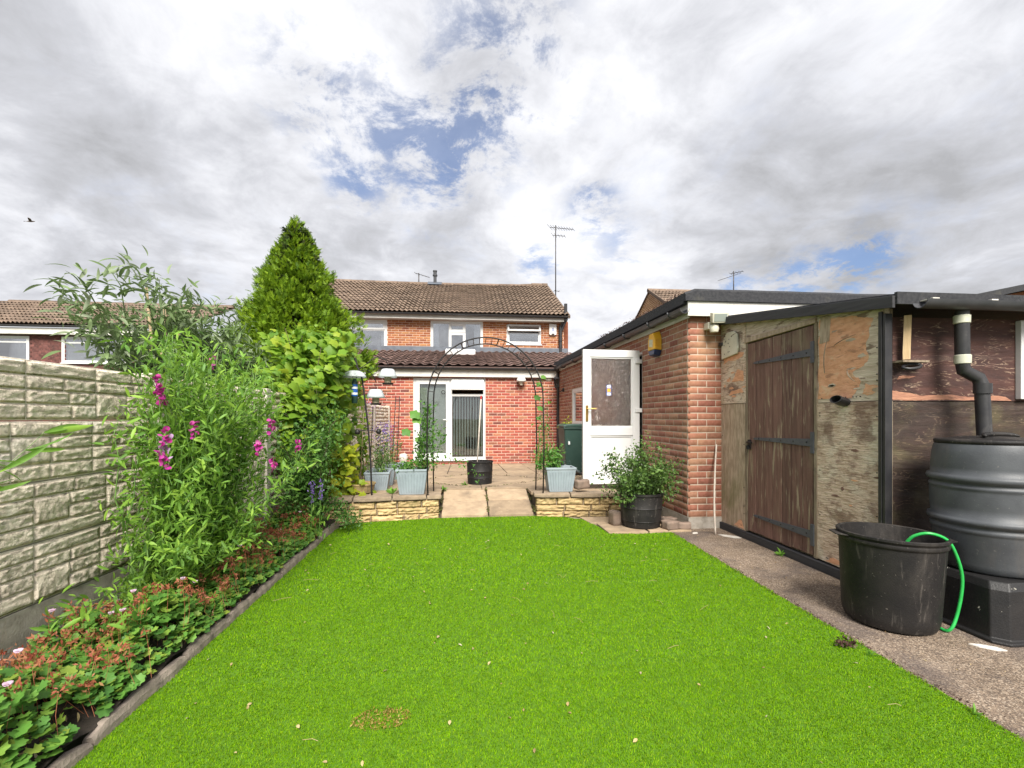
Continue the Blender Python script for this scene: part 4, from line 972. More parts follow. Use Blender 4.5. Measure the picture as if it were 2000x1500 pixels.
MB(MS).prism([(d1+.02, 1.45), (2.18, 1.45), (2.18, rzs(2.18)), (d1+.02, rzs(d1+.02))], .008, .045).build('wall_sheet', 'ply_pale', shed)
MB(MS).prism([(d0-.02, 2.19), (d1+.02, 2.19), (d1+.02, rzs(d1)), (d0-.02, rzs(d0))], .006, .045).build('wall_sheet', 'ply_pale', shed)
# ragged surviving / exposed veneer layers: (outline in a,z)
def ragged(pts, seed, sub=11, amp=.022):
    out = []
    for (xa, za), (xb, zb) in zip(pts, pts[1:]+pts[:1]):
        for k in range(sub):
            t = k/sub; x, z = xa+(xb-xa)*t, za+(zb-za)*t; q = Vector((x*9+seed, z*22, seed)); nv = mnoise.noise_vector(q)*.8+mnoise.noise_vector(q*4.1)*.45
            out.append((x+nv.x*amp*1.4, z+nv.y*amp))
    return out
def layer(pts, y0, y1, mat, seed, sub=11, amp=.022, name='veneer_layer'):
    pl = ragged(pts, seed, sub, amp)
    bm = bmesh.new(); vsb = [bm.verts.new((x, y0, z)) for x, z in pl]; f = bm.faces.new(vsb)
    r_ = bmesh.ops.extrude_face_region(bm, geom=[f]); 
    for v in [e for e in r_['geom'] if isinstance(e, bmesh.types.BMVert)]: v.co.y = y1
    bmesh.ops.triangulate(bm, faces=[f_ for f_ in bm.faces if len(f_.verts) > 4])
    vs_ = [v.co.copy() for v in bm.verts]; bm.verts.index_update(); fs_ = [tuple(v.index for v in f_.verts) for f_ in bm.faces]; bm.free()
    return MB(MS).add(vs_, fs_).build(name, mat, shed)
layer([(1.53, 1.475), (1.72, 1.47), (1.88, 1.48), (1.98, 1.60), (1.90, 1.68), (2.03, 1.76), (2.02, 1.92), (2.08, 2.08), (1.92, 2.13), (1.55, 2.18)], .0068, .0078, 'ply_orange', 3)
layer([(1.98, 1.50), (2.10, 1.50), (2.14, 1.56), (2.02, 1.585)], .0068, .0078, 'ply_orange', 11)
layer([(1.55, 1.96), (1.66, 1.97), (1.67, 2.17), (1.56, 2.19)], .0045, .0066, 'ply_grey', 5, 4, .006)
layer([(.06, 1.96), (.42, 1.99), (.46, 2.05), (.30, 2.06), (.10, 2.04)], -.0014, -.0002, 'ply_orange', 7)
layer([(.22, 1.74), (.44, 1.73), (.46, 1.83), (.34, 1.86)], -.0014, -.0002, 'ply_orange', 9)
layer([(.18, 1.58), (.45, 1.60), (.42, 1.65), (.22, 1.63)], -.0014, -.0002, 'ply_orange', 13)
layer([(.02, 2.32), (.45, 2.26), (.48, 2.34), (.05, 2.42)], -.0014, -.0002, 'ply_pale', 15)
layer([(.26, .10), (.46, .09), (.42, .19), (.36, .16)], .0026, .0038, 'ply_orange', 17)
layer([(1.60, .11), (2.05, .10), (1.92, .135), (1.7, .15)], -.0004, .0018, 'ply_orange', 19)
for k in range(26):     # small ragged flakes of lifted veneer
    if k % 3 == 0: a, z, y_, mt = random.uniform(.05, .42), random.uniform(1.55, 2.2), -.0012, 'ply_orange'
    elif k % 3 == 1: a, z, y_, mt = random.uniform(1.56, 2.1), random.uniform(1.5, 2.05), .0058, random.choice(['ply_pale', 'ply_grey'])
    else: a, z, y_, mt = random.uniform(1.56, 2.1), random.uniform(.3, 1.4), .0004, random.choice(['ply_pale', 'ply_orange', 'plank_brown'])
    w_, h_ = random.uniform(.03, .11), random.uniform(.008, .03)
    layer([(a, z), (a+w_*.5, z-h_*.4), (a+w_, z+h_*.2), (a+w_*.6, z+h_), (a+w_*.1, z+h_*.7)], y_, y_+.0009, mt, 50+k, 6, .008)
for k, (a, z, L, tilt) in enumerate(((1.72, 1.92, .22, .25), (1.86, 1.70, .12, -.9), (1.62, 1.70, .30, 1.45), (.20, 2.24, .22, .2))):
    pts = [(a+L*t*math.cos(tilt), -.004-.02*math.sin(t*3.1)-.006*k % .01, z+L*t*math.sin(tilt)) for t in (0, .25, .5, .75, 1)]
    MB(MS).tube(pts, [.004, .006, .006, .005, .002], 5, flat=.4).build('split_strip', 'shed_frame_wood', shed)
MB(MS).box(-.002, 2.22, -.022, .045, .0, .078).build('sole_plate', 'black_timber', shed, bevel=.004)
# door
door = MB(MS).box(d0+.03, d1-.03, .035, .047, .14, 2.08).build('door', 'plank_brown', shed)
npl = 7; pw = (d1-d0-.03)/npl
for k in range(npl):
    x0 = d0+.015+k*pw; top = 2.12+.003*k; bot = .10+random.uniform(-.006, .006)
    MB(MS).prism([(x0+.003, bot), (x0+pw-.003, bot), (x0+pw-.003, top), (x0+.003, top)], .004+random.uniform(-.002, .002), .033).build('plank', 'plank_brown', door, bevel=.004)
for (z, s) in ((1.90, 1), (1.10, 1), (.285, 1)):
    h = MB(MS).prism([(d1-.035, z+.034), (d1-.035, z-.034), (d1-.83, z-.012), (d1-.86, z), (d1-.83, z+.012)], -.007, .0015).build('hinge', 'hinge_iron', door)
    MB(MS).box(d1-.030, d1+.012, -.012, .003, z-.095, z+.095).build('hinge_plate', 'hinge_iron', h, bevel=.002)
    for q in range(5): MB(MS @ Matrix.Translation((d1-.08-q*.17, -.006, z+.001)) @ Matrix.Rotation(R(90), 4, 'X')).lathe(0, 0, [(0, .006), (.006, .005), (.008, 0)], 8).build('bolt', 'dark_iron', h)
mb = MB(MS); mb.box(d0+.03, d0+.075, -.010, .004, .985, 1.085); mb.tube([(d0+.02, -.012, 1.055), (d0+.06, -.03, 1.06), (d0+.13, -.03, 1.055)], .010, 8); mb.lathe(d0+.06, -.02, [(0, .98), (.022, .985), (.024, 1.02), (0, 1.03)], 10); mb.build('latch', 'dark_iron', door, smooth='auto')
mb = MB(MS); mb.box(d1+.002, d1+.04, -.004, .045, .09, 2.16); mb.build('door_jamb', 'shed_frame_wood', shed, bevel=.003)
MB(MS).box(d0-.035, d0+.012, .002, .045, .09, 2.16).build('door_jamb', 'shed_frame_wood', shed, bevel=.003)
MB(MS).prism([(d0-.03, 2.135), (d1+.03, 2.15), (d1+.03, 2.19), (d0-.03, 2.19)], -.012, .04).build('door_lintel', 'ply_grey', shed, bevel=.003)
for k in range(30):     # nail and screw heads along the sheet edges
    a, z = random.choice([(random.choice([1.56, 2.12]), random.uniform(.15, 2.0)), (random.uniform(1.55, 2.12), random.choice([1.42, 1.485, .13])), (random.choice([.03, .46]), random.uniform(.15, 2.2))])
    MB(MS @ Matrix.Translation((a, .002, z)) @ Matrix.Rotation(R(90), 4, 'X')).lathe(0, 0, [(0, .006), (.004, .005), (.0055, 0)], 7).build('nail_head', 'dark_iron', shed)
# white board with holes by the garage corner
pl = MB(MS).prism([(.06, 2.01), (.36, 2.04), (.385, 2.10), (.37, 2.26), (.31, 2.305), (.17, 2.31), (.10, 2.25), (.06, 2.16)], -.03, -.006).build('painted_board', 'cream_plastic', shed, bevel=.006)
for k in range(14): 
    a, z = random.uniform(.10, .34), random.uniform(2.05, 2.27)
    MB(MS).box(a, a+.010, -.0325, -.0295, z, z+.010).build('nail_head', 'dark_iron', pl)
MB(MS).box(.02, .09, -.045, -.012, 2.17, 2.21).build('cable_clip', 'black_plastic', shed, bevel=.004)
# torn black pipe end sticking out
Mp = MS @ Matrix.Translation((1.82, -.03, 1.455)) @ Matrix.Rotation(R(70), 4, 'X')
MB(Mp).lathe(0, 0, [(.045, -.05), (.05, 0), (.047, .05), (.042, .05), (.04, -.05), (.045, -.05)], 16, 1.3, .7).build('pipe_collar', 'black_plastic', shed, smooth='auto')
# front wall
MW = frame(SX, SY, 0, 1, 0)
def stained(name, c1, c2, line, lineamt, tint=None):
    """dark stained plywood with pale wavy grain showing through"""
    m = surf(name, c1, c2, 5, 8, .7, .0, 22, stretch=(.35, 1, 2.2), dist=1.2, stains_shade=[((.02, .012, .012), 3, .5, .7, .6, ONE)]+([(tint, 2.2, .46, .66, .7, ONE)] if tint else []))
    t = m.node_tree; b = [n for n in t.nodes if n.type == 'BSDF_PRINCIPLED'][0]; geo = [n for n in t.nodes if n.type == 'NEW_GEOMETRY'][0]
    col = b.inputs['Base Color'].links[0].from_socket
    p = vmt(t, 'MULTIPLY', geo.outputs['Position'], (.45, 1, 2.2)); n1_ = noi(t, p, 1.5, 3, .5, .6)
    f = mth(t, 'FRACT', mth(t, 'MULTIPLY_ADD', n1_, 34, mth(t, 'MULTIPLY', noi(t, vmt(t, 'MULTIPLY', geo.outputs['Position'], (3, 3, 14)), 6, 4), 1.6)))
    ln = mrange(t, mth(t, 'ABSOLUTE', mth(t, 'SUBTRACT', f, .5)), .0, .14, 1, 0)
    ms = mrange(t, noi(t, vmt(t, 'MULTIPLY', geo.outputs['Position'], (1, 1, 2)), 4.5, 6, .6, .3), .46, .60)
    k = mth(t, 'MULTIPLY', mth(t, 'MULTIPLY', ln, ms), lineamt); setin(t, b.inputs['Base Color'], mixc(t, k, col, line))
    bn = nd(t, 'ShaderNodeBump'); bn.inputs['Strength'].default_value = .4; bn.inputs['Distance'].default_value = .006; lk(t, f, bn.inputs['Height']); lk(t, bn.outputs[0], b.inputs['Normal'])
stained('stained_ply', (.085, .036, .028), (.046, .021, .018), (.42, .30, .21), .7)
stained('stained_ply_low', (.052, .03, .024), (.03, .02, .016), (.28, .20, .13), .4, (.095, .08, .04))
MB(MW).box(.03, 4.2, .06, .08, 0, 2.02).build('wall_lining', 'shed_frame_wood', shed)
MB(MW).box(.03, 4.2, .0, .05, 1.445, 2.06).build('wall_sheet', 'stained_ply', shed)
MB(MW).box(.03, 4.2, .006, .05, .06, 1.44).build('wall_sheet', 'stained_ply_low', shed)
def flayer(pts, seed, mat):
    keep = MS
    globals()['MS'] = MW; o_ = layer(pts, -.0014, -.0003, mat, seed, 9, .009); globals()['MS'] = keep; return o_
flayer([(.06, 1.45), (.55, 1.452), (1.05, 1.45), (1.0, 1.478), (.8, 1.488), (.72, 1.472), (.5, 1.49), (.3, 1.482), (.16, 1.505), (.07, 1.52)], 31, 'ply_rust')
flayer([(.10, 1.60), (.2, 1.61), (.26, 1.63), (.12, 1.625)], 33, 'ply_rust')
MB(MW).box(-.016, .042, -.026, -.004, .0, 2.08).build('corner_post', 'black_plastic', shed, bevel=.003)
MB(MS).box(2.150, 2.180, -.020, -.004, .0, 2.10).build('corner_trim', 'black_plastic', shed, bevel=.003)
# roof and barge board
vs = []
for x in (3.0, 7.2):
    for (y, z) in ((2.98, 2.165), (5.30, 2.50)):
        vs += [(x, y, z), (x, y, z+.025)]
MB().add(vs, [(0, 2, 3, 1), (4, 5, 7, 6), (0, 1, 5, 4), (2, 6, 7, 3), (1, 3, 7, 5), (0, 4, 6, 2)]).build('roof', 'black_felt', shed)
MB(frame(3.0, 5.29, 0, 0, -1)).prism([(0, 2.425), (2.32, 2.09), (2.32, 2.175), (0, 2.51)], -.022, -.001).build('barge_board', 'black_timber', shed, bevel=.003)
MB().box(3.0, 7.2, 2.955, 2.979, 2.115, 2.20).build('roof_edge', 'black_felt', shed)
half_gutter((3.12, 2.905, 2.13), (7.2, 2.905, 2.12), .056, shed, 'grey_gutter')
for x in (3.17, 3.62, 3.95): MB().box(x, x+.05, 2.86, 2.95, 2.132, 2.14).build('gutter_clip', 'slate_white', shed)
MB().tube([(3.20, 3.07, 2.06), (3.19, 3.07, 1.80), (3.19, 3.07, 1.742)], [.03, .031, .03], 4).build('timber_block', 'new_timber', shed)
MB(MW).box(.06, .27, -.09, -.004, 1.72, 1.734).build('shelf', 'shed_frame_wood', shed)
ring = [(3.20+.065*math.cos(t*math.pi/8), 3.04+.03*math.sin(t*math.pi/8), 1.69+.02*math.sin(t*math.pi/8+.6)) for t in range(17)]
MB().tube(ring, .011, 6).build('cable_loop', 'black_plastic', shed, smooth=True)
# window edge at the right
wf = MB(MW); wf.box(1.085, 1.14, -.04, .0, 1.46, 2.05); wf.box(1.14, 2.2, -.04, .0, 1.46, 1.51); wf.box(1.14, 2.2, -.04, .0, 2.0, 2.05); wf.box(2.2, 2.26, -.04, .0, 1.46, 2.05)
wfo = wf.build('window', 'upvc', shed, bevel=.004); MB(MW).box(1.14, 2.2, -.02, -.012, 1.51, 2.0).build('pane', 'window_glass', wfo)
# downpipe with swan neck into the water butt
dp = MB().tube([(3.50, 2.955, 2.075), (3.505, 2.955, 1.72), (3.515, 2.955, 1.655), (3.60, 2.93, 1.60), (3.615, 2.92, 1.55), (3.615, 2.90, 1.13)], .042, 14).build('downpipe', 'black_plastic', shed, smooth='auto')
for (z0_, z1_, xx, yy) in ((1.70, 1.765, 3.506, 2.955), (1.985, 2.045, 3.50, 2.955)):
    MB().lathe(xx, yy, [(.0425, z0_), (.047, z0_+.004), (.048, z1_-.004), (.0425, z1_)], 14).build('tape', 'tape_pale', dp, smooth='auto')
MB().lathe(3.615, 2.915, [(.043, 1.49), (.05, 1.49), (.05, 1.56), (.043, 1.56)], 14).build('pipe_collar', 'black_plastic', dp, smooth='auto')

# ================================================================== OTHER BUILDINGS
# neighbour on the right: gable end and tiled roof above the garage
nb = thing('house', (10, 19, 0), 'tan brick gable end of the neighbouring house beyond the garage roof', 'house')
brick_wall(nb, frame(7.77, 23.0, 0, 0, -1), 7.7, 3.2, 6.62, [], 'brick_tan', 'mortar_light', 120, name='gable_wall', poly=[(0, 3.2), (7.7, 3.2), (7.7, 4.45), (4.0, 6.6), (0, 4.45)])
MB().box(7.8, 14, 15.4, 22.9, 0, 4.45).build('wall', 'brick_tan', nb)
roof_slope(nb, 7.72, 14.2, 15.1, 4.55, 19.0, 6.69, .30, .32, 'roof_tile', 120, 'double', .05, name='roof')
MB().add([(7.72, 19.0, 6.66), (14.2, 19.0, 6.66), (14.2, 23.1, 4.45), (7.72, 23.1, 4.45), (7.72, 19, 6.6), (14.2, 19, 6.6), (14.2, 23.1, 4.39), (7.72, 23.1, 4.39)], [(0, 1, 2, 3), (7, 6, 5, 4), (0, 4, 5, 1), (1, 5, 6, 2), (2, 6, 7, 3), (3, 7, 4, 0)]).build('rear_roof', 'roof_tile', nb)
MB().tube([(7.70, 19.0, 6.70), (14.2, 19.0, 6.70)], .085, 10).build('ridge', 'roof_tile', nb, smooth='auto')
MB().add([(7.70, 15.05, 4.50), (7.75, 15.05, 4.50), (7.75, 19, 6.66), (7.70, 19, 6.66), (7.70, 15.05, 4.60), (7.75, 15.05, 4.60), (7.75, 19, 6.76), (7.70, 19, 6.76)], [(0, 1, 2, 3), (7, 6, 5, 4), (0, 4, 5, 1), (1, 5, 6, 2), (2, 6, 7, 3), (3, 7, 4, 0)]).build('verge', 'roof_tile', nb)
aerial(11.54, 19.0, 6.6, 7.64, [(7.45, -.9, -.35, -.35, 1.25, 3, .12), (7.55, .5, -.6, .0, .5, 5, .16)], 'television aerial on the neighbouring roof above the garage')
# neighbour on the left
lh = thing('house', (-15.5, 19.3, 0), 'neighbouring house with brown tiled roof, white windows and hung tiles beyond the left fence', 'house')
MLH = frame(-24, 19.3, 0, 1, 0)
lo = [(-24+24, -18.0+24, 3.4, 4.40), (-17.96+24, -16.32+24, 3.4, 4.40), (-15.20+24, -12.9+24, 3.4, 4.40)]
mb = MB(MLH); mb.box(0, 13.2, .05, .3, 0, 3.4); mb.box(0, 13.2, .05, .3, 4.40, 4.62); mb.box(-16.32+24, -15.20+24, .05, .3, 3.4, 4.40); mb.box(-12.9+24, 13.2, .05, .3, 3.4, 4.40); mb.build('wall', 'hung_tile', lh)
mats = []
for i in range(14):
    for j in range(8):
        x = -16.30+24+(j-(.5 if i % 2 else 0))*.155; 
        if x < 7.69: continue
        T = np.eye(4); T[:3, :3] = np.diag([.148, .03, .12]); T[:3, 3] = (x+.07, .028, 3.36+i*.083); mats.append(np.array(MLH) @ T)
scatter(lh, 'hung_tile', 'hung_tiles', None, mats, 'hung_tile', 300, tmpls=BRICK_T)
for q in lo[1:]:
    wn = window(lh, MLH, *q, [(0, 1, 0, .82, .03), (0, 1, .82, 1, .03)], fw=.07, backing='interior_room')
    for k in range(16): MB(MLH).box(q[0]+.1, q[1]-.1, .16, .175, 3.46+k*.052, 3.494+k*.052).build('blind_slat', 'blind_slat', wn)
MB(MLH).box(0, 13.2, -.22, -.19, 4.45, 4.68).build('fascia', 'fascia_white', lh)
MB(MLH).box(0, 13.2, -.189, .05, 4.46, 4.48).build('soffit', 'fascia_white', lh)
half_gutter((-24, 19.02, 4.77), (-10.8, 19.02, 4.76), .065, lh, 'grey_gutter')
roof_slope(lh, -20.4, -10.8, 19.0, 4.78, 23.2, 6.52, .30, .50, 'roof_tile', 240, 'double', .075, name='roof')
MB().tube([(-20.4, 23.2, 6.55), (-10.8, 23.2, 6.53)], .1, 10).build('ridge', 'roof_tile', lh, smooth='auto')
MB().prismz([(-24, 19.6), (-10.9, 19.6), (-10.9, 26), (-24, 26)], 0, 4.5).build('body', 'brick_brown', lh)
# far-right outbuilding roof
ob = thing('outbuilding', (11, 8.2, 0), 'dark pitched outbuilding roof edge at the far right above the shed', 'outbuilding')
MB(frame(8.2, 8.2, 0, 1, 0)).prism([(0, 0), (6, 0), (6, 4.15), (5.2, 4.3), (1.2, 3.50), (0, 3.28)], 0, 3).build('wall', 'brick_brown', ob)
MB(frame(8.2, 8.2, 0, 1, 0)).prism([(-.1, 3.26), (1.2, 3.50), (5.2, 4.34), (5.2, 4.46), (1.2, 3.62), (-.1, 3.38)], -.15, 3.2).build('roof', 'black_felt', ob)

# ================================================================== WATER BUTT, TUB, HOSE
bx_, by_ = 3.40, 2.70
t = thing('butt_stand', (bx_, by_, 0), 'black plastic stand with flaking white paint under the water butt', 'stand')
def sqring(h, z, ch=.06, r=0): return [(bx_-h+ch, by_-h, z), (bx_+h-ch, by_-h, z), (bx_+h, by_-h+ch, z), (bx_+h, by_+h-ch, z), (bx_+h-ch, by_+h, z), (bx_-h+ch, by_+h, z), (bx_-h, by_+h-ch, z), (bx_-h, by_-h+ch, z)]
rings = [sqring(.335, .0), sqring(.335, .018), sqring(.312, .024), sqring(.290, .30), sqring(.270, .345), sqring(.18, .350)]
vs = [p for r_ in rings for p in r_]; fs = [tuple(range(7, -1, -1)), tuple(range(40, 48))]
for i in range(5):
    for k in range(8): fs.append((i*8+k, i*8+(k+1) % 8, (i+1)*8+(k+1) % 8, (i+1)*8+k))
MB().add(vs, fs).build('stand_body', 'stand_plastic', t, bevel=.006)
t = thing('water_butt', (bx_, by_, .35), 'large grey ribbed plastic water butt at the shed front', 'water butt')
z = .352; RB = .30
def ribs(pr):
    return pr
prof = [(.0, z), (.235, z), (.252, z+.012), (.262, z+.05), (.284, z+.235), (.287, z+.245), (.293, z+.252), (.293, z+.268), (.285, z+.276), (.285, z+.292), (.305, z+.300), (.310, z+.316), (.305, z+.332), (.287, z+.340),
        (.294, z+.40), (.296, z+.50), (.295, z+.515), (.300, z+.521), (.299, z+.535), (.290, z+.541), (.290, z+.556), (.308, z+.565), (.313, z+.583), (.307, z+.600), (.290, z+.608), (.291, z+.65), (.284, z+.74), (.276, z+.785), (.262, z+.815), (.258, z+.82)]
MB().lathe(bx_, by_, prof, 64).build('barrel', 'butt_plastic', t, smooth=True)
lid = MB().lathe(bx_, by_, [(.258, z+.80), (.272, z+.803), (.275, z+.822), (.268, z+.83), (.245, z+.832), (.235, z+.826), (.225, z+.832), (.12, z+.848), (0, z+.852)], 64).build('lid', 'stand_plastic', t, smooth=True)
lid.data.materials.clear(); lid.data.materials.append(MATS['black_felt'] if False else MATS['tub_plastic'])
arc = [(bx_-.03+.12*math.cos(a), by_-.10+.05*math.sin(a), z+.852+.012*math.sin(a)) for a in [math.pi*k/10 for k in range(11)]]
MB().tube(arc, [.004, .010, .014, .015, .015, .015, .015, .015, .014, .010, .004], 8).build('lid_handle', 'tub_plastic', lid, smooth=True)
tx_, ty_ = 2.75, 2.77
t = thing('black_tub', (tx_, ty_, 0), 'round black plastic tub standing on the path before the water butt', 'tub')
tilt = Matrix.Translation((tx_, ty_, 0)) @ Matrix.Rotation(R(1.2), 4, 'Y')
prof = [(0, .004), (.215, .004), (.238, .012), (.250, .04), (.256, .08), (.278, .515), (.286, .520), (.290, .530), (.288, .542), (.282, .546), (.286, .555), (.294, .562), (.294, .575), (.286, .580), (.272, .575), (.268, .53), (.240, .03), (0, .025)]
mb = MB(tilt); mb.lathe(0, 0, prof, 64); mb.build('tub_body', 'tub_plastic', t, smooth='auto')
for a in (R(-20), R(160)):
    vs = []; c, s = math.cos(a), math.sin(a)
    poly = [(.270, -.10), (.335, -.055), (.335, .055), (.270, .10)]
    mb = MB(tilt); mb.prismz([(x*c-y*s, x*s+y*c) for x, y in poly], .548, .557); mb.build('lug_handle', 'tub_plastic', t, bevel=.003)
pts = [(2.783, 2.681, 0.529), (2.803, 2.649, 0.579), (2.859, 2.603, 0.605), (2.948, 2.574, 0.569), (2.994, 2.559, 0.478), (3.028, 2.555, 0.352), (3.022, 2.556, 0.227), (2.994, 2.559, 0.102), (2.961, 2.557, 0.038), (2.946, 2.577, 0.011), (2.947, 2.619, 0.011), (2.957, 2.669, 0.011)]
def smoothpath(p, n=4):
    p = [Vector(q) for q in p]; out = []
    for i in range(len(p)-1):
        a, b, c, d = p[max(0, i-1)], p[i], p[i+1], p[min(len(p)-1, i+2)]
        for k in range(n):
            t_ = k/n; out.append(.5*((2*b)+(c-a)*t_+(2*a-5*b+4*c-d)*t_*t_+(3*b-a-3*c+d)*t_**3))
    return out+[p[-1]]
props(MB().tube(smoothpath(pts), .0095, 10).build('garden_hose', 'hose_green', smooth=True), 'bright green hose hanging over the rim of the black tub', 'hose')

# ================================================================== GARDEN ARCH
arch = thing('garden_arch', (.28, 6.4, .3), 'black tubular metal garden arch standing on the low walls', 'arch')
def hoop(y, xl, xr, zb, zs, ztop):
    r_ = (xr-xl)/2; cx = (xl+xr)/2; p = [(xl+.0, y, zb), (xl-.012, y, (zb+zs)/2), (xl, y, zs)]
    p += [(cx-r_*math.cos(math.pi*k/28), y, zs+(ztop-zs)*math.sin(math.pi*k/28)) for k in range(1, 28)]
    return p+[(xr, y, zs), (xr+.012, y, (zb+zs)/2), (xr, y, zb)]
hf = hoop(6.17, -.475, 1.05, .312, 1.58, 2.385); hb = hoop(6.72, -.435, 1.035, pz(0, 6.72)-.01, 1.60, 2.385)
MB().tube(hf, .0095, 8).build('hoop', 'dark_iron', arch, smooth=True); MB().tube(hb, .0095, 8).build('hoop', 'dark_iron', arch, smooth=True)
for i in range(3, len(hf)-3):
    a, b = Vector(hf[i]), Vector(hb[i]); MB().tube([a, b], .009 if i % 6 == 0 else .005, 5).build('rung', 'dark_iron', arch)
for i in (1, len(hf)-2):
    a, b = Vector(hf[i]), Vector(hb[i])
    for dz in (-.25, .0, .25):
        MB().tube([a+Vector((0, 0, dz)), b+Vector((0, 0, dz))], .005, 5).build('rung', 'dark_iron', arch)

# ================================================================== PLANTERS AND POTS
def planter(x, y, z, w_, d_, h, rot, label, group=None, name='planter'):
    t = thing(name, (x, y, z), label, 'planter', group)
    M = Matrix.Translation((x, y, z)) @ Matrix.Rotation(rot, 4, 'Z'); k = .76
    def rect(a, b, zz): return [(-a/2, -b/2, zz), (a/2, -b/2, zz), (a/2, b/2, zz), (-a/2, b/2, zz)]
    rs = [rect(w_*k*.97, d_*k*.97, 0), rect(w_*k, d_*k, .012), rect(w_*.90, d_*.9, h*.62), rect(w_*.955, d_*.955, h-.035), rect(w_*.90, d_*.90, h-.036), rect(w_*.86, d_*.86, h-.09)]
    vs = [p for r_ in rs for p in r_]; fs = [(3, 2, 1, 0), (20, 21, 22, 23)]
    for i in range(5):
        for q in range(4): fs.append((i*4+q, i*4+(q+1) % 4, (i+1)*4+(q+1) % 4, (i+1)*4+q))
    MB(M).add(vs, fs).build('body', 'grey_planter', t, bevel=.008)
    mb = MB(M)
    for (a, b, c, d) in ((-w_/2, w_/2, -d_/2, -d_/2+.028), (-w_/2, w_/2, d_/2-.028, d_/2), (-w_/2, -w_/2+.028, -d_/2+.028, d_/2-.028), (w_/2-.028, w_/2, -d_/2+.028, d_/2-.028)): mb.box(a, b, c, d, h-.03, h)
    mb.build('rim', 'grey_planter', t, bevel=.006)
    for i in range(9):
        fx_ = -.40+.8*i/8
        v0 = (fx_*w_*k, -d_*k/2-.001, .03); v1 = (fx_*w_*.93, -d_*.935/2-.001, h-.06)
        MB(M).tube([v0, v1], .007, 6).build('rib', 'grey_planter', t)
    MB(M).add(rect(w_*.87, d_*.87, h-.045), [(0, 1, 2, 3)]).build('compost', 'soil', t)
    return t
planter(-.69, 6.34, .308, .42, .30, .335, 0, 'grey ribbed planter with climbing plant at the left foot of the arch')
planter(1.31, 6.36, .308, .42, .30, .335, 0, 'grey ribbed planter at the right foot of the arch')
planter(-1.26, 7.0, pz(0, 7), .36, .36, .27, R(4), 'grey planter nearest the bird feeder pole, first of the row by the fence')
planter(-1.27, 7.62, pz(0, 7.62), .36, .36, .28, R(3), 'middle grey planter of the row along the fence on the patio')
planter(-1.25, 8.5, pz(0, 8.5), .38, .34, .28, R(-2), 'farthest grey planter of the row along the fence, with purple flowers')
t = thing('yellow_pot', (-1.42, 6.60, pz(0, 6.6)), 'low yellow glazed pot behind the left retaining wall', 'pot')
MB().lathe(-1.42, 6.60, [(0, .285), (.14, .285), (.165, .30), (.19, .40), (.20, .405), (.20, .425), (.185, .425), (.17, .32), (0, .31)], 28).build('pot_body', 'buff_stone', t, smooth='auto')
zt_ = pz(0, 7.6)
t = thing('black_tub', (.25, 7.6, zt_), 'short round black tub holding a leaning pole in the middle of the patio', 'tub')
mb = MB(); mb.lathe(.25, 7.6, [(0, zt_), (.185, zt_), (.195, zt_+.01), (.200, zt_+.10), (.206, zt_+.105), (.200, zt_+.115), (.206, zt_+.20), (.212, zt_+.21), (.206, zt_+.22), (.210, zt_+.345), (.218, zt_+.35), (.218, zt_+.37), (.205, zt_+.372), (.190, zt_+.05), (0, zt_+.04)], 40)
mb.build('tub_body', 'tub_plastic', t, smooth='auto')
MB().disc(.25, 7.6, zt_+.26, .199, 30).build('compost', 'soil', t)
t = thing('broom_pole', (.23, 7.62, zt_+.05), 'thin wooden pole with a red tip leaning out of the short black tub', 'pole')
p0, p1 = Vector((.20, 7.6, zt_+.2)), Vector((.275, 7.75, 1.63))
MB().tube([p0, p1], .011, 8).build('shaft', 'stick_white', t, smooth=True); MB().tube([p1, p1+(p1-p0)*.045], .014, 8).build('tip', 'brick_red', t, smooth='auto')
surf('red_plastic', (.45, .03, .03), None, rough=.4); t.children[1].data.materials[0] = MATS['red_plastic']
zj = pz(0, 10.4)
t = thing('garden_ornament', (-1.33, 10.4, zj), 'small pale round-topped stone ornament by the extension wall', 'ornament')
MB().lathe(-1.33, 10.4, [(0, zj), (.085, zj), (.085, zj+.16), (.075, zj+.20), (.09, zj+.22), (.098, zj+.29), (.08, zj+.34), (.04, zj+.36), (0, zj+.365)], 18).build('ornament_body', 'slate_white', t, smooth=True)
# big pot with the bush
bpx, bpy_ = 2.12, 5.44
t = thing('black_tub', (bpx, bpy_, .018), 'round black pot holding a leafy bush by the garage corner', 'pot')
mb = MB(); mb.lathe(bpx, bpy_, [(0, .02), (.205, .02), (.22, .03), (.23, .10), (.238, .105), (.232, .115), (.245, .25), (.252, .255), (.246, .265), (.258, .40), (.27, .405), (.27, .43), (.25, .43), (.235, .10), (0, .09)], 48); mb.build('pot_body', 'tub_plastic', t, smooth='auto')
MB().disc(bpx, bpy_, .37, .245, 30).build('compost', 'soil', t)
for k, (x, y, sx, sy, sz, rot, lb) in enumerate(((2.40, 5.24, .17, .13, .10, .3, 'worn brown cobble at the right foot of the bush pot'), (2.56, 5.235, .15, .10, .08, -.2, 'worn brown cobble against the garage plinth, nearest the path'), (2.47, 5.45, .16, .13, .09, .1, 'worn brown cobble behind the others beside the bush pot'), (1.83, 5.52, .12, .12, .17, .2, 'upright brown stone at the left of the bush pot'))):
    v_, f_ = rough_block(None, (x, y, .018+sz/2), (sx, sy, sz), k*1.7+2, rot, .18, 3)
    props(MB().add(v_, f_).build('cobble', 'cobble', smooth=True, recalc=False), lb, 'stone', 'loose stones round the bush pot')
v_, f_ = rough_block(None, (1.60, 6.26, .41), (.19, .13, .12), 4.4, .3, .25, 3)
props(MB().add(v_, f_).build('rough_stone', 'cobble', smooth=True, recalc=False), 'rough brown stone lying on the right wall beside the grey planter', 'stone')

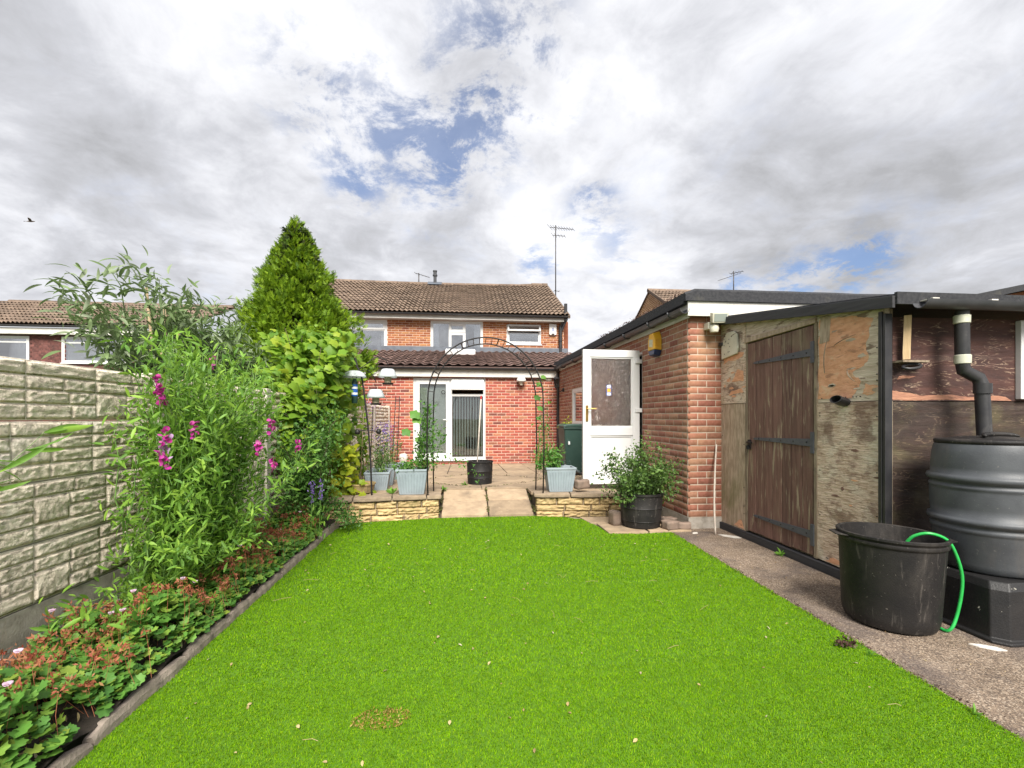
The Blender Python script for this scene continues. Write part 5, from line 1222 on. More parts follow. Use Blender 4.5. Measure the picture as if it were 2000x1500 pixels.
# ------------------------------------------------------------------ wheelie bin, watering can
zb = pz(0, 8.9)
t = thing('wheelie_bin', (2.14, 8.9, zb), 'dark green wheelie bin behind the open white door', 'bin')
mb = MB(); vs = []
for (w_, dd, z) in ((.46, .50, zb+.06), (.55, .62, zb+.92)):
    vs += [(2.14-w_/2, 8.9-dd/2, z), (2.14+w_/2, 8.9-dd/2, z), (2.14+w_/2, 8.9+dd/2, z), (2.14-w_/2, 8.9+dd/2, z)]
mb.add(vs, [(3, 2, 1, 0), (4, 5, 6, 7), (0, 1, 5, 4), (1, 2, 6, 5), (2, 3, 7, 6), (3, 0, 4, 7)]).build('bin_body', 'green_bin', t, bevel=.03)
MB().box(1.845, 2.435, 8.57, 9.23, zb+.885, zb+.925).build('rim', 'green_bin', t, bevel=.012)
MB().prism([(1.84, zb+.928), (2.44, zb+.928), (2.44, zb+.95), (2.36, zb+.985), (1.92, zb+.985), (1.84, zb+.95)], 8.555, 9.25).build('lid', 'green_bin', t, bevel=.012)
for x in (1.86, 2.42): MB(Matrix.Translation((x, 9.15, zb+.10)) @ Matrix.Rotation(R(90), 4, 'Y')).lathe(0, 0, [(0, -.03), (.10, -.03), (.10, .03), (0, .03)], 20).build('wheel', 'black_plastic', t, smooth='auto')
MB(Matrix.Translation((2.14, 8.59, 0))).box(-.20, -.17, -.012, .02, zb+.60, zb+.66).build('badge', 'print_white', t)
t = thing('watering_can', (1.75, 7.4, pz(0, 7.4)), 'grey-green watering can spout behind the right grey planter', 'watering can')
zc = pz(0, 7.4)
MB().lathe(1.66, 7.4, [(0, zc), (.10, zc), (.105, zc+.02), (.10, zc+.22), (.07, zc+.26), (.06, zc+.26), (.09, zc+.21), (0, zc+.2)], 20).build('can_body', 'green_bin', t, smooth='auto')
MB().tube([(1.60, 7.38, zc+.30), (1.72, 7.36, zc+.27), (1.86, 7.33, zc+.17)], [.012, .016, .02], 10).build('spout', 'grey_planter', t, smooth=True)
MB().tube([(1.60, 7.4, zc+.25), (1.60, 7.4, zc+.36), (1.70, 7.4, zc+.36), (1.75, 7.4, zc+.12)], .011, 8).build('handle', 'green_bin', t, smooth=True)

# ------------------------------------------------------------------ bird feeders
pole = thing('feeder_pole', (-1.21, 6.3, .3), 'leaning dark metal bird feeder pole with hooks above the left wall', 'feeder pole')
pp = smoothpath([(-1.205, 6.25, .30), (-1.225, 6.27, .75), (-1.255, 6.28, 1.15), (-1.30, 6.29, 1.55), (-1.335, 6.3, 1.80), (-1.37, 6.3, 1.93), (-1.43, 6.3, 2.03)])
MB().tube(pp, .0115, 8).build('pole', 'dark_iron', pole, smooth=True)
mb = MB(); mb.tube([(-1.40, 6.3, 1.99), (-1.43, 6.3, 2.10)], [.012, .017], 8); mb.build('finial', 'dark_iron', pole)
MB().tube(smoothpath([(-1.385, 6.3, 1.96), (-1.30, 6.32, 2.02), (-1.18, 6.34, 2.12), (-1.06, 6.36, 2.10), (-1.02, 6.38, 2.03)]), .006, 6).build('hook_arm', 'dark_iron', pole, smooth=True)
MB().tube(smoothpath([(-1.37, 6.3, 1.93), (-1.30, 6.40, 1.96), (-1.22, 6.46, 1.88), (-1.195, 6.47, 1.80)]), .006, 6).build('hook_arm', 'dark_iron', pole, smooth=True)
MB().tube([(-1.38, 6.22, 1.15), (-1.26, 6.28, 1.16), (-1.13, 6.32, 1.14)], .007, 6).build('cross_bar', 'dark_iron', pole)
for x, y in ((-1.38, 6.22), (-1.13, 6.32)): MB().lathe(x, y, [(0, 1.10), (.03, 1.11), (.035, 1.14), (.02, 1.17), (0, 1.175)], 10).build('cup', 'dark_iron', pole, smooth=True)
def feeder(x, y, z, kind, label):
    t = thing('bird_feeder', (x, y, z-.35), label, 'bird feeder', 'hanging bird feeders')
    if kind == 'dome':
        MB().lathe(x, y, [(0, z+.055), (.06, z+.05), (.115, z+.025), (.145, z-.02), (.148, z-.035), (.143, z-.035), (.11, z+.015), (0, z+.045)], 28).build('dome', 'feeder_dome', t, smooth=True)
        MB().lathe(x, y, [(0, z-.06), (.02, z-.055), (.036, z-.10), (.038, z-.36), (.03, z-.375), (0, z-.375)], 16).build('tube', 'green_bin', t, smooth='auto')
        MB().lathe(x, y, [(.0385, z-.28), (.0392, z-.28), (.0392, z-.13), (.0385, z-.13)], 16).build('label_band', 'print_blue', t, smooth='auto')
        for zz in (-.17, -.245): MB().lathe(x, y, [(.0394, z+zz-.018), (.0398, z+zz-.018), (.0398, z+zz+.01), (.0394, z+zz+.01)], 16).build('label_stripe', 'print_white', t)
        for s in (-1, 1): MB().tube([(x+s*.02, y, z-.06), (x+s*.03, y, z+.02)], .003, 5).build('wire', 'dark_iron', t)
    else:
        MB().lathe(x, y, [(0, z+.085), (.07, z+.083), (.085, z+.07), (.118, z-.005), (.122, z-.03), (.116, z-.03), (.08, z+.06), (0, z+.075)], 28).build('dome', 'feeder_dome', t, smooth=True)
        MB().lathe(x, y, [(0, z-.10), (.047, z-.10), (.05, z+.05), (0, z+.05)], 16).build('seed_tube', 'feeder_seed', t, smooth='auto')
        MB().lathe(x, y, [(0, z-.125), (.07, z-.125), (.075, z-.105), (0, z-.10)], 16).build('tray', 'dark_iron', t, smooth='auto')
        MB().tube([(x, y, z+.07), (x, y, z+.15)], .003, 5).build('wire', 'dark_iron', t)
feeder(-1.43, 6.28, 1.885, 'dome', 'green tube bird feeder with a blue label under a clear dome')
feeder(-1.02, 6.38, 1.89, 'lamp', 'upper right bird feeder with a frosted bell cover and pale seed tube')
feeder(-1.195, 6.47, 1.62, 'lamp', 'lower bird feeder with a frosted bell cover hanging behind the pole')
# obelisk trellis stakes and canes near the far fence
t = thing('trellis', (-1.45, 8.9, .2), 'thin black ladder trellis leaning against the far fence panel', 'trellis')
for dx in (0, .09): MB().tube([(-1.33+dx, 8.7, pz(0, 8.7)), (-1.27+dx*.8, 8.85, 1.72)], .007, 6).build('rail', 'dark_iron', t)
for k in range(14): z = .35+k*.098; f_ = (z-.22)/1.5; MB().tube([(-1.33+.06*f_, 8.7+.15*f_, z), (-1.24+.04*f_, 8.7+.15*f_, z)], .004, 5).build('rung', 'dark_iron', t)
for k, (x, y, h, lb) in enumerate(((-1.62, 7.5, 1.35, 'bamboo cane standing in the planters by the fence, left of the feeder pole'), (-1.52, 7.7, 1.25, 'dark thin stake behind the feeder pole by the fence'), (-1.53, 10.2, .75, 'short leaning bamboo cane in front of the extension wall'))):
    props(MB().tube([(x, y, pz(0, y)), (x+.05, y+.02, pz(0, y)+h)], .007, 6).build('garden_cane', 'cane' if k != 1 else 'dark_iron', smooth=True), lb, 'cane')
for k, (p, q, lb) in enumerate((((-2.82, 4.86, .0), (-2.92, 4.62, 2.52), 'tall left bamboo cane rising from the shrub behind the fence'), ((-2.72, 4.95, .0), (-2.86, 4.78, 2.36), 'shorter right bamboo cane rising from the shrub behind the fence'))):
    props(MB().tube([p, q], .012, 7).build('bamboo_cane', 'cane', smooth=True), lb, 'cane')
props(MB().tube(smoothpath([(2.82, 5.0, .002), (2.84, 5.06, .35), (2.93, 5.20, .75), (2.985, 5.27, 1.0)]), .010, 7).build('white_stick', 'stick_white', smooth=True), 'thin pale stick leaning in the corner between garage and shed', 'stick')
def shard(x, y, L, w_, rot, label):
    pts = [(-.5, -.1), (-.2, .35), (.25, .5), (.5, .1), (.2, -.45), (-.25, -.4)]; c, s = math.cos(rot), math.sin(rot)
    props(MB().prismz([(x+(a*L)*c-(b*w_)*s, y+(a*L)*s+(b*w_)*c) for a, b in pts], .001, .008).build('slate_shard', 'slate_white'), label, 'shard', 'pale shards lying on the path')
shard(2.93, 4.90, .24, .09, -.9, 'long pale shard lying on the path at the shed corner')
shard(2.985, 2.38, .16, .05, -.7, 'thin pale shard lying on the path in front of the butt stand')
shard(2.62, 5.08, .09, .05, .4, 'small pale shard at the foot of the garage plinth')

# ------------------------------------------------------------------ bird
bm_ = MB(Matrix.Translation((-7.58, 9.0, 4.77)) @ Matrix.Rotation(R(35), 4, 'Z') @ Matrix.Rotation(R(-15), 4, 'Y') @ Matrix.Scale(.7, 4))
vs = []; fs = []; st = [(-.09, .0), (-.07, .006), (-.03, .016), (.01, .02), (.045, .014), (.06, .012), (.075, .008), (.088, .001)]
for i, (x, r_) in enumerate(st):
    for k in range(8): a = k*math.pi/4; vs.append((x, r_*math.cos(a), r_*math.sin(a)))
for i in range(len(st)-1):
    for k in range(8): fs.append((i*8+k, i*8+(k+1) % 8, (i+1)*8+(k+1) % 8, (i+1)*8+k))
bm_.add(vs, fs)
for s in (-1, 1):
    w_ = [(.03, s*.012, .010), (-.03, s*.012, .008), (.02, s*.055, .045), (-.03, s*.055, .042), (-.01, s*.095, .060), (-.035, s*.09, .058)]
    bm_.add([(x, y, z+.002) for x, y, z in w_]+[(x, y, z-.002) for x, y, z in w_], [(0, 1, 3, 2), (2, 3, 5, 4), (6, 8, 9, 7), (8, 10, 11, 9), (0, 2, 8, 6), (2, 4, 10, 8), (1, 7, 9, 3), (3, 9, 11, 5), (4, 5, 11, 10)])
bm_.add([(-.08, -.004, .0), (-.08, .004, 0), (-.125, .018, 0), (-.125, -.018, 0), (-.08, -.004, .003), (-.08, .004, .003), (-.125, .018, .003), (-.125, -.018, .003)], [(3, 2, 1, 0), (4, 5, 6, 7), (0, 1, 5, 4), (1, 2, 6, 5), (2, 3, 7, 6), (3, 0, 4, 7)])
props(bm_.build('bird', 'bird_brown', smooth=True), 'small brown bird flying in the sky at the left', 'bird')

# ================================================================== LAWN BLADES
def in_poly(x, y, poly):
    c = np.zeros(len(x), bool); n = len(poly)
    for i in range(n):
        (xa, ya), (xb, yb) = poly[i], poly[(i+1) % n]
        m = ((ya > y) != (yb > y)) & (x < (xb-xa)*(y-ya)/((yb-ya) if yb != ya else 1e-9)+xa); c ^= m
    return c
def blades(ymin, ymax, dens, wd, ln):
    n = int((ymax-ymin)*3.95*dens); x = rng.uniform(-1.56, 2.39, n); y = rng.uniform(ymin, ymax, n)
    k = in_poly(x+rng.normal(size=n)*.006+.010*np.sin(y*23)*np.sin(y*7.1), y+rng.normal(size=n)*.006, LAWN); x, y = x[k], y[k]; n = len(x)
    a = rng.uniform(0, 2*np.pi, n); lean = rng.uniform(.15, .95, n); L = ln*rng.uniform(.6, 1.15, n)
    # pile leans a little one way, in soft swathes
    sw = .5+.5*np.sin(x*1.7+np.sin(y*1.3)*1.4)*np.cos(y*1.1+x*.6)
    dx = np.cos(a)*lean+.20*sw; dy = np.sin(a)*lean-.30*sw
    px, py = -np.sin(a)*wd*.5, np.cos(a)*wd*.5; z0 = np.full(n, .004)
    V = np.stack([np.stack([x-px, y-py, z0], 1), np.stack([x+px, y+py, z0], 1),
                  np.stack([x+dx*L*.35-px*.9, y+dy*L*.35-py*.9, z0+L*.62], 1), np.stack([x+dx*L*.35+px*.9, y+dy*L*.35+py*.9, z0+L*.62], 1),
                  np.stack([x+dx*L, y+dy*L, z0+L*np.clip(1.05-.55*lean, .3, 1)], 1)], 1)
    b = (np.arange(n)*5)[:, None]
    return V.reshape(-1, 3), b+np.array([[0, 1, 3, 2]]), b+np.array([[2, 3, 4]]), np.repeat(rng.random(n), 5)
parts = [blades(1.2, 2.4, 42000, .0023, .0125), blades(2.4, 3.6, 21000, .0033, .014), blades(3.6, 6.2, 10000, .0048, .017)]
off = 0; VV = []; Q = []; T3 = []; vr = []
for V, q, t3, v_ in parts:
    VV.append(V); Q.append(q+off); T3.append(t3+off); vr.append(v_); off += len(V)
me = npmesh('artificial_grass', np.concatenate(VV), [np.concatenate(Q), np.concatenate(T3)], np.concatenate(vr)); me.materials.append(MATS['grass_blade'])
o = bpy.data.objects.new('artificial_grass', me); COL.objects.link(o); props(o, 'bright green artificial grass pile covering the lawn', 'grass', kind='stuff')
# litter on the grass: leaves and straw bits
n = 150; P = np.stack([rng.uniform(-1.4, 2.2, n), rng.uniform(1.4, 5.9, n), np.full(n, .018)], 1)
k = in_poly(P[:, 0], P[:, 1], LAWN); P = P[k]; n = len(P)
A = unit(np.stack([rng.normal(size=n), rng.normal(size=n), rng.normal(size=n)*.15], 1)); Nn = unit(np.stack([rng.normal(size=n)*.4, rng.normal(size=n)*.4, np.ones(n)], 1))
me = scatter_mesh('leaf_litter', tm_lance(.28, 3, .3, .2), place(P, A, Nn, rng.uniform(.010, .028, n)), rng.random(n)); me.materials.append(MATS['dry_leaf'])
o = bpy.data.objects.new('leaf_litter', me); COL.objects.link(o); props(o, 'small dry leaf scraps scattered over the lawn', 'leaf litter', kind='stuff')
mb = MB()
for k in range(26):
    x, y, a, L = random.uniform(-1.3, 2.0), random.uniform(1.5, 5), random.uniform(0, 6.3), random.uniform(.04, .13)
    mb.tube([(x, y, .033), (x+L*.5*math.cos(a)+.008, y+L*.5*math.sin(a), .040), (x+L*math.cos(a), y+L*math.sin(a), .034)], .0011, 4)
o = mb.build('dry_straw', 'dry_leaf'); props(o, 'thin dry straws lying on the lawn', 'straw', kind='stuff')
def tuftpatch(x, y, rad, n, mat, name, label, cat, sz, zr=(.02, .04)):
    r_ = rad*np.sqrt(rng.random(n)); a = rng.uniform(0, 6.3, n); P = np.stack([x+r_*np.cos(a), y+r_*np.sin(a)*.6, rng.uniform(*zr, n)], 1)
    me = scatter_mesh(name, T_SMALL, place(P, rnd_dirs(n, .6), rnd_dirs(n, .5), rng.uniform(.6, 1.2, n)*sz), rng.random(n)); me.materials.append(MATS[mat])
    o = bpy.data.objects.new(name, me); COL.objects.link(o); props(o, label, cat, kind='stuff'); return o
tuftpatch(2.17, 2.46, .06, 120, 'moss_dark', 'moss_clump', 'dark purple moss clump at the right lawn edge', 'moss', .022, (.02, .045))
tuftpatch(-.36, 2.07, .13, 330, 'dead_blade', 'worn_patch', 'small worn brown patch near the front of the lawn', 'worn turf', .013, (.010, .018))
def weed(x, y, z, n, sz, label, mat='weed_leaf', up=.7):
    t = thing('weed', (x, y, z), label, 'weed'); A = rnd_dirs(n, up); A[:, 2] = np.abs(A[:, 2])
    scatter(t, 'leaf', 'leaves', T_LANCE, place(np.tile([x, y, z], (n, 1)), A, rnd_dirs(n, 1.5), rng.uniform(.6, 1.2, n)*sz), mat, 40); return t
weed(3.02, 4.18, .0, 14, .07, 'small green weed sprouting at the shed door sill')
weed(2.23, 2.36, .0, 10, .05, 'tiny pale weed at the path edge near the black tub')
weed(2.245, 1.85, .0, 8, .05, 'tiny weed at the path edge in the right foreground')
weed(.02, 7.42, pz(0, 7.4), 12, .08, 'small weed growing beside the short black patio tub')
weed(-.30, 6.9, pz(0, 6.9), 18, .06, 'low weed in the joint between ramp and planter')
weed(-.95, 6.33, .31, 14, .10, 'straggly weed on the left wall beside the planter')

# ================================================================== PLANTS
CAMV = np.array([0, 0, CAMZ])
# ---- golden conifer behind the fence
cf = thing('conifer_tree', (-2.95, 8.6, 0), 'golden green conical conifer rising behind the fence', 'tree')
MB().tube([(-2.95, 8.6, -.05), (-2.95, 8.6, 2.0), (-2.94, 8.6, 4.3), (-2.95, 8.6, 4.8)], [.12, .09, .035, .01], 10).build('trunk', 'bark', cf, smooth=True)
crown = thing('crown', (0, 0, 0), None, None); crown.parent = cf; crown.location = (0, 0, 2.4)
def conr(z): return 1.70*np.clip((4.92-z)/4.5, 0, 1)**.93*np.where(z < .9, .75+.25*z/.9, 1)
nc = 1700
zc = 4.86-4.5*rng.random(nc)**.62; az = rng.uniform(0, 2*np.pi, nc)
lump = 1+.13*np.sin(az*5+zc*3.1)+.09*np.sin(az*9-zc*5.3)
rr = conr(zc)*lump*np.where(rng.random(nc) < .07, rng.uniform(1.05, 1.22, nc), rng.uniform(.74, 1.07, nc))
C = np.stack([-2.95+rr*np.cos(az), 8.6+rr*np.sin(az), zc], 1)
C[:, 0] = np.where(C[:, 2] < 2.05, np.minimum(C[:, 0], -2.16), C[:, 0])
O = np.stack([np.cos(az), np.sin(az), np.zeros(nc)], 1)
D = unit(O*.75+np.array([0, 0, .85])+rng.normal(size=(nc, 3))*.18)
per = 32; PP = np.repeat(C, per, 0)+rng.normal(size=(nc*per, 3))*np.repeat((.014+.052*np.clip(conr(zc), 0, 1)), per)[:, None]*np.array([1, 1, 1.2])
AA = unit(np.repeat(D, per, 0)+rng.normal(size=(nc*per, 3))*.42); NN = rnd_dirs(nc*per)
vv = np.clip(np.repeat(rng.random(nc), per)*.6+rng.random(nc*per)*.4, 0, .999)
scatter(crown, 'spray', 'foliage', T_SPRIG, place(PP, AA, NN, rng.uniform(.075, .165, nc*per)*np.repeat(.55+.45*np.clip(conr(zc), 0, 1), per)), 'conifer_leaf', 0, var=vv)
# topmost leader and inner shade-dark foliage
n = 9000; z = 4.6-4.3*rng.random(n)**.7; a = rng.uniform(0, 6.3, n); r_ = np.minimum(conr(z)*rng.uniform(.25, .68, n), .75)
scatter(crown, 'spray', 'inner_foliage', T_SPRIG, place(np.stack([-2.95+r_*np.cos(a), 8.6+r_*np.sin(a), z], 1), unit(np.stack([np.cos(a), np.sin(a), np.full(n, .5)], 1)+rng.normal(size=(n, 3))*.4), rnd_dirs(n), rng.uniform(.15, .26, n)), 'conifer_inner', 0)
n = 60; z = rng.uniform(4.55, 4.93, n)
scatter(crown, 'spray', 'leader_foliage', T_SPRIG, place(np.stack([-2.95+rng.normal(size=n)*.02*(5.2-z)*2, 8.6+rng.normal(size=n)*.03, z-.08], 1), unit(np.stack([rng.normal(size=n)*.3, rng.normal(size=n)*.3, np.ones(n)], 1)), rnd_dirs(n), .11), 'conifer_leaf', 0)
# a few brown bare branches show between the sprays
for k in range(40):
    z = random.uniform(.6, 4.0); a = random.uniform(0, 6.3); r_ = float(conr(np.array(z)))*.75
    MB().tube([(-2.95, 8.6, z-.1), (-2.95+r_*math.cos(a), 8.6+r_*math.sin(a), z+.25*r_)], [.018, .005], 5).build('branch', 'bark', cf)

def stems_plant(parent, bases, tips, bend, r0, mat, steps=10, wob=.05, name='stem'):
    """curving stems; returns node positions and directions"""
    nodes = []; dirs = []
    for b, t in zip(bases, tips):
        b, t = Vector(b), Vector(t); m = (b+t)/2+Vector(bend)+Vector(rng.normal(size=3)*wob)
        ps = [b*(1-s)**2+m*2*s*(1-s)+t*s*s for s in [k/steps for k in range(steps+1)]]
        ps = [p+Vector(rng.normal(size=3)*wob*.12) if 0 < i < steps else p for i, p in enumerate(ps)]
        MB().tube(ps, [r0*(1-.65*k/steps) for k in range(steps+1)], 5, flat=.6).build(name, mat, parent, smooth=True)
        for i in range(1, steps+1): nodes.append(ps[i]); dirs.append((ps[i]-ps[i-1]).normalized())
    return np.array([tuple(p) for p in nodes]), np.array([tuple(p) for p in dirs])

# ---- buddleja behind the fence
bd = thing('buddleja_shrub', (-3.0, 5.0, 0), 'arching grey-green shrub with long narrow leaves behind the left fence', 'shrub')
nb_ = 84; bs = [(-2.9+random.uniform(-.25, .25), 5.3+random.uniform(-.5, .7), 0) for _ in range(nb_)]; tp = []
for i in range(nb_):
    y = random.uniform(4.25, 7.0); x = -2.62-random.uniform(0, .85); 
    z = 1.60+.85*random.random()**.75*(1-abs((y-5.3)/2.6)**2*.55); tp.append((x, y, z))
for q in ((-2.9, 3.85, 2.36), (-2.85, 4.1, 2.50), (-2.9, 4.45, 2.66), (-2.95, 4.85, 2.66), (-2.9, 5.3, 2.66), (-2.85, 5.75, 2.66), (-2.8, 6.3, 2.50)): tp.append(q); bs.append((-2.9, 5.0, 0))
nod, dr = stems_plant(bd, bs, tp, (0, 0, .75), .012, 'buddleja_leaf', 12, .10)
P = np.repeat(nod, 14, 0)+rng.normal(size=(len(nod)*14, 3))*.06; Dd = np.repeat(dr, 14, 0)
A = unit(Dd*.55+rnd_dirs(len(P))*.95+np.array([-.15, 0, .05])); keep = P[:, 2] > .7; P, A = P[keep], A[keep]
scatter(bd, 'leaf', 'foliage', T_BUD, place(P, A, unit(np.array([0, 0, 1.0])+rng.normal(size=P.shape)*.45), rng.uniform(.07, .155, len(P))), 'buddleja_leaf', 300)

# ---- vine over the fence
vn = thing('climbing_vine', (-1.95, 6.6, .1), 'yellow-green broad-leaved vine climbing over the fence', 'vine')
bs = [(-1.98+random.uniform(-.05, .1), 6.2+random.uniform(-.4, .9), .1) for _ in range(20)]
tp = [(-1.9+random.uniform(-.35, .25), random.uniform(5.5, 7.5), random.uniform(1.5, 2.45)) for _ in range(20)]
nod, dr = stems_plant(vn, bs, tp, (.1, 0, .2), .009, 'bark', 10, .10)
n = 2600; y = rng.normal(6.4, .52, n); y = np.clip(y, 5.35, 7.7); zt2 = 2.48-.55*((y-6.45)/.95)**2; z = zt2-(zt2-.75)*rng.random(n)**1.3
x = fx(6.4)+.08+rng.normal(size=n)*.20*(1+.3*(z > 1.6))
x = np.where(z < 1.62, np.maximum(x, fx(6.4)+.06), x); x = np.where(x > -1.68, -1.68+(x+1.68)*.45+rng.normal(size=n)*.05, x)
P = np.stack([x, y, z], 1); A = unit(np.stack([.5+rng.normal(size=n)*.5, -.5+rng.normal(size=n)*.5, -.45+rng.normal(size=n)*.35], 1)); Nn = unit(np.stack([.55+rng.normal(size=n)*.35, -.45+rng.normal(size=n)*.35, .75+rng.normal(size=n)*.3], 1))
scatter(vn, 'leaf', 'foliage', T_VINE, place(P, A, Nn, rng.uniform(.065, .145, n)), 'vine_leaf', 300)
for k in range(16):   # tendril shoots with small leaves sticking up
    y = random.uniform(5.7, 7.2); b = Vector((fx(6.4)+random.uniform(-.15, .2), y, 2.35-.5*((y-6.4)/.95)**2)); e = b+Vector((random.uniform(-.12, .2), random.uniform(-.2, .2), random.uniform(.12, .28)))
    MB().tube([b, (b+e)/2+Vector((.03, 0, .03)), e], [.004, .003, .002], 4).build('shoot', 'vine_leaf', vn)
    m_ = 7; P = np.array([tuple(b+(e-b)*(q+1)/m_) for q in range(m_)]); scatter(vn, 'leaf', 'shoot_leaves', T_VINE, place(P, rnd_dirs(m_, .3), rnd_dirs(m_, .8), np.linspace(.09, .04, m_)), 'vine_leaf', 7)
gd = thing('golden_climber', (-1.72, 6.45, .1), 'golden yellow leafy climber low behind the left retaining wall', 'plant')
n = 260; P = np.stack([rng.normal(-1.64, .12, n), rng.normal(6.45, .15, n), .28+rng.random(n)**1.2*.65], 1); P[:, 0] = np.maximum(P[:, 0], fx(6.4)+.05)
nod, dr = stems_plant(gd, [(-1.75+random.uniform(-.1, .15), 6.5+random.uniform(-.1, .15), .15) for _ in range(8)], [(-1.62+random.uniform(-.2, .2), 6.45+random.uniform(-.2, .2), random.uniform(.6, 1.05)) for _ in range(8)], (0, 0, .05), .006, 'bark', 7)
scatter(gd, 'leaf', 'foliage', T_VINE, place(P, unit(rng.normal(size=(n, 3))+np.array([.3, -.4, -.3])), unit(rng.normal(size=(n, 3))*.4+np.array([.4, -.5, .8])), rng.uniform(.07, .13, n)), 'golden_leaf', 200)

# ---- dark small-leaved shrub at the end of the bed
ds = thing('dark_shrub', (-1.72, 5.35, .08), 'dense dark green small-leaved shrub at the far end of the flower bed', 'shrub')
bs = [(-1.74+random.uniform(-.06, .06), 5.3+random.uniform(-.1, .1), .08) for _ in range(42)]
tp = [(-1.72+random.uniform(-.30, .34), 5.3+random.uniform(-.42, .45), random.uniform(.35, 1.42)) for _ in range(42)]
nod, dr = stems_plant(ds, bs, tp, (0, 0, .10), .007, 'bark', 9, .08)
n = 12500; idx = rng.integers(0, len(nod), n); P = nod[idx]+rng.normal(size=(n, 3))*.065; P[:, 0] = np.maximum(P[:, 0], fx(5.3)+.05); P[:, 2] = np.maximum(P[:, 2], .09)
scatter(ds, 'leaf', 'foliage', T_SMALL, place(P, unit(dr[idx]*.5+rng.normal(size=(n, 3))*.8), rnd_dirs(n, 1.0), rng.uniform(.026, .052, n)), 'dark_leaf', 150)
# trailing sprays over the edging
n = 900; tt = rng.random(n); P = np.stack([-1.55+tt*.30+rng.normal(size=n)*.05, 5.45+rng.normal(size=n)*.15+tt*.2, .40-.34*tt+rng.normal(size=n)*.04], 1)
scatter(ds, 'leaf', 'trailing_foliage', T_SMALL, place(P, rnd_dirs(n, -.1), rnd_dirs(n, 1.2), rng.uniform(.022, .042, n)), 'dark_leaf', 0)

# ---- everlasting sweet pea, large tangle in the bed
sp = thing('sweet_pea_plant', (-1.85, 3.3, .1), 'tall tangled sweet pea with magenta flowers against the fence', 'plant')
bs = []; tp = []
for i in range(150):
    b = (-1.90+random.uniform(-.12, .14), 3.30+random.uniform(-.42, .5), .09)
    yy = random.uniform(2.72, 4.15); out = random.random()
    zt_ = 1.15+.66*random.random()**.8
    if i % 5 == 0: zt_ = random.uniform(.35, 1.1)
    tp.append((-2.02+.06+.50*out*(1.0 if zt_ < 1.5 else .85), yy, zt_)); bs.append(b)
for q in ((-1.42, 2.55, .62), (-1.80, 2.28, .42), (-1.62, 2.42, .35), (-1.36, 3.2, .52), (-1.30, 3.9, .95), (-1.25, 4.1, 1.05), (-1.5, 2.75, .95), (-1.22, 3.75, 1.12)): bs.append((-1.85, 3.25+random.uniform(-.2, .3), .12)); tp.append(q)
nod, dr = stems_plant(sp, bs, tp, (.06, -.02, .16), .0062, 'pea_stem', 15, .11)
rep = 8; P = np.repeat(nod, rep, 0)+rng.normal(size=(len(nod)*rep, 3))*.034; Dd = np.repeat(dr, rep, 0)
A = unit(Dd*.55+rnd_dirs(len(P), .15)*.9); P[:, 0] = np.maximum(P[:, 0], fx(3.3)+.045); P[:, 2] = np.maximum(P[:, 2], .12)
scatter(sp, 'leaf', 'foliage', T_PEA, place(P, A, rnd_dirs(len(P), 1.1), rng.uniform(.032, .078, len(P))), 'pea_leaf', 300)
# tendrils
mb = MB()
for k in range(140):
    i = random.randrange(len(nod)); p = Vector(nod[i]); d = Vector(rnd_dirs(1, .3)[0]); q = p+d*random.uniform(.05, .12)
    mb.tube([p, (p+q)/2+Vector((0, 0, .015)), q, q+Vector(rnd_dirs(1)[0])*.02], .0011, 3)
o = mb.build('tendrils', 'pea_stem', sp, recalc=False); o['kind'] = 'stuff'
T_PETAL = tm_fan(lambda th: .42+.10*abs(math.cos(th)), 10, -.8, .03)
def raceme(p, d, n, mat, s=.025):
    p = Vector(p); d = Vector(d).normalized(); e = p+d*.10
    fl = MB().tube([p-d*.10, p, e], .0022, 4).build('flower_spike', 'pea_stem', sp)
    P = np.array([tuple(p+d*(.10*k/n)+Vector(rng.normal(size=3))*.010) for k in range(n) for _ in (0, 1, 2)]); m_ = len(P)
    O_ = rnd_dirs(m_); scatter(fl, 'petal', 'petals', T_PETAL, place(P, O_, unit(O_+rng.normal(size=(m_, 3))*.7), rng.uniform(.8, 1.3, m_)*s), mat, m_)
FL = [(-1.53, 2.56, 1.20, 'm'), (-1.53, 2.56, 1.165, 'p'), (-1.52, 2.55, 1.10, 'm'), (-1.55, 2.85, 1.25, 'm'), (-1.72, 2.85, 1.50, 'm'), (-1.70, 2.80, 1.46, 'm'), (-1.73, 2.88, 1.43, 'm'), (-1.30, 3.35, 1.26, 'm'), (-1.34, 3.2, 1.12, 'm'), (-1.22, 3.55, 1.10, 'm'), (-1.28, 3.3, 1.00, 'm'), (-1.78, 3.5, 1.70, 'm')]
for x, y, z, c in FL: raceme((x, y, z-.03), (random.uniform(-.3, .3), random.uniform(-.5, 0), 1), 5, 'magenta_petal' if c == 'm' else 'mauve_petal')
# pale little seed pods / spent blossom
n = 420; idx = rng.integers(0, len(nod), n); P = nod[idx]+rng.normal(size=(n, 3))*.03; P = P[P[:, 2] > .8]; n = len(P)
scatter(sp, 'bud', 'buds', T_SMALL, place(P, rnd_dirs(n), rnd_dirs(n), rng.uniform(.012, .022, n)), 'dry_leaf', 0)
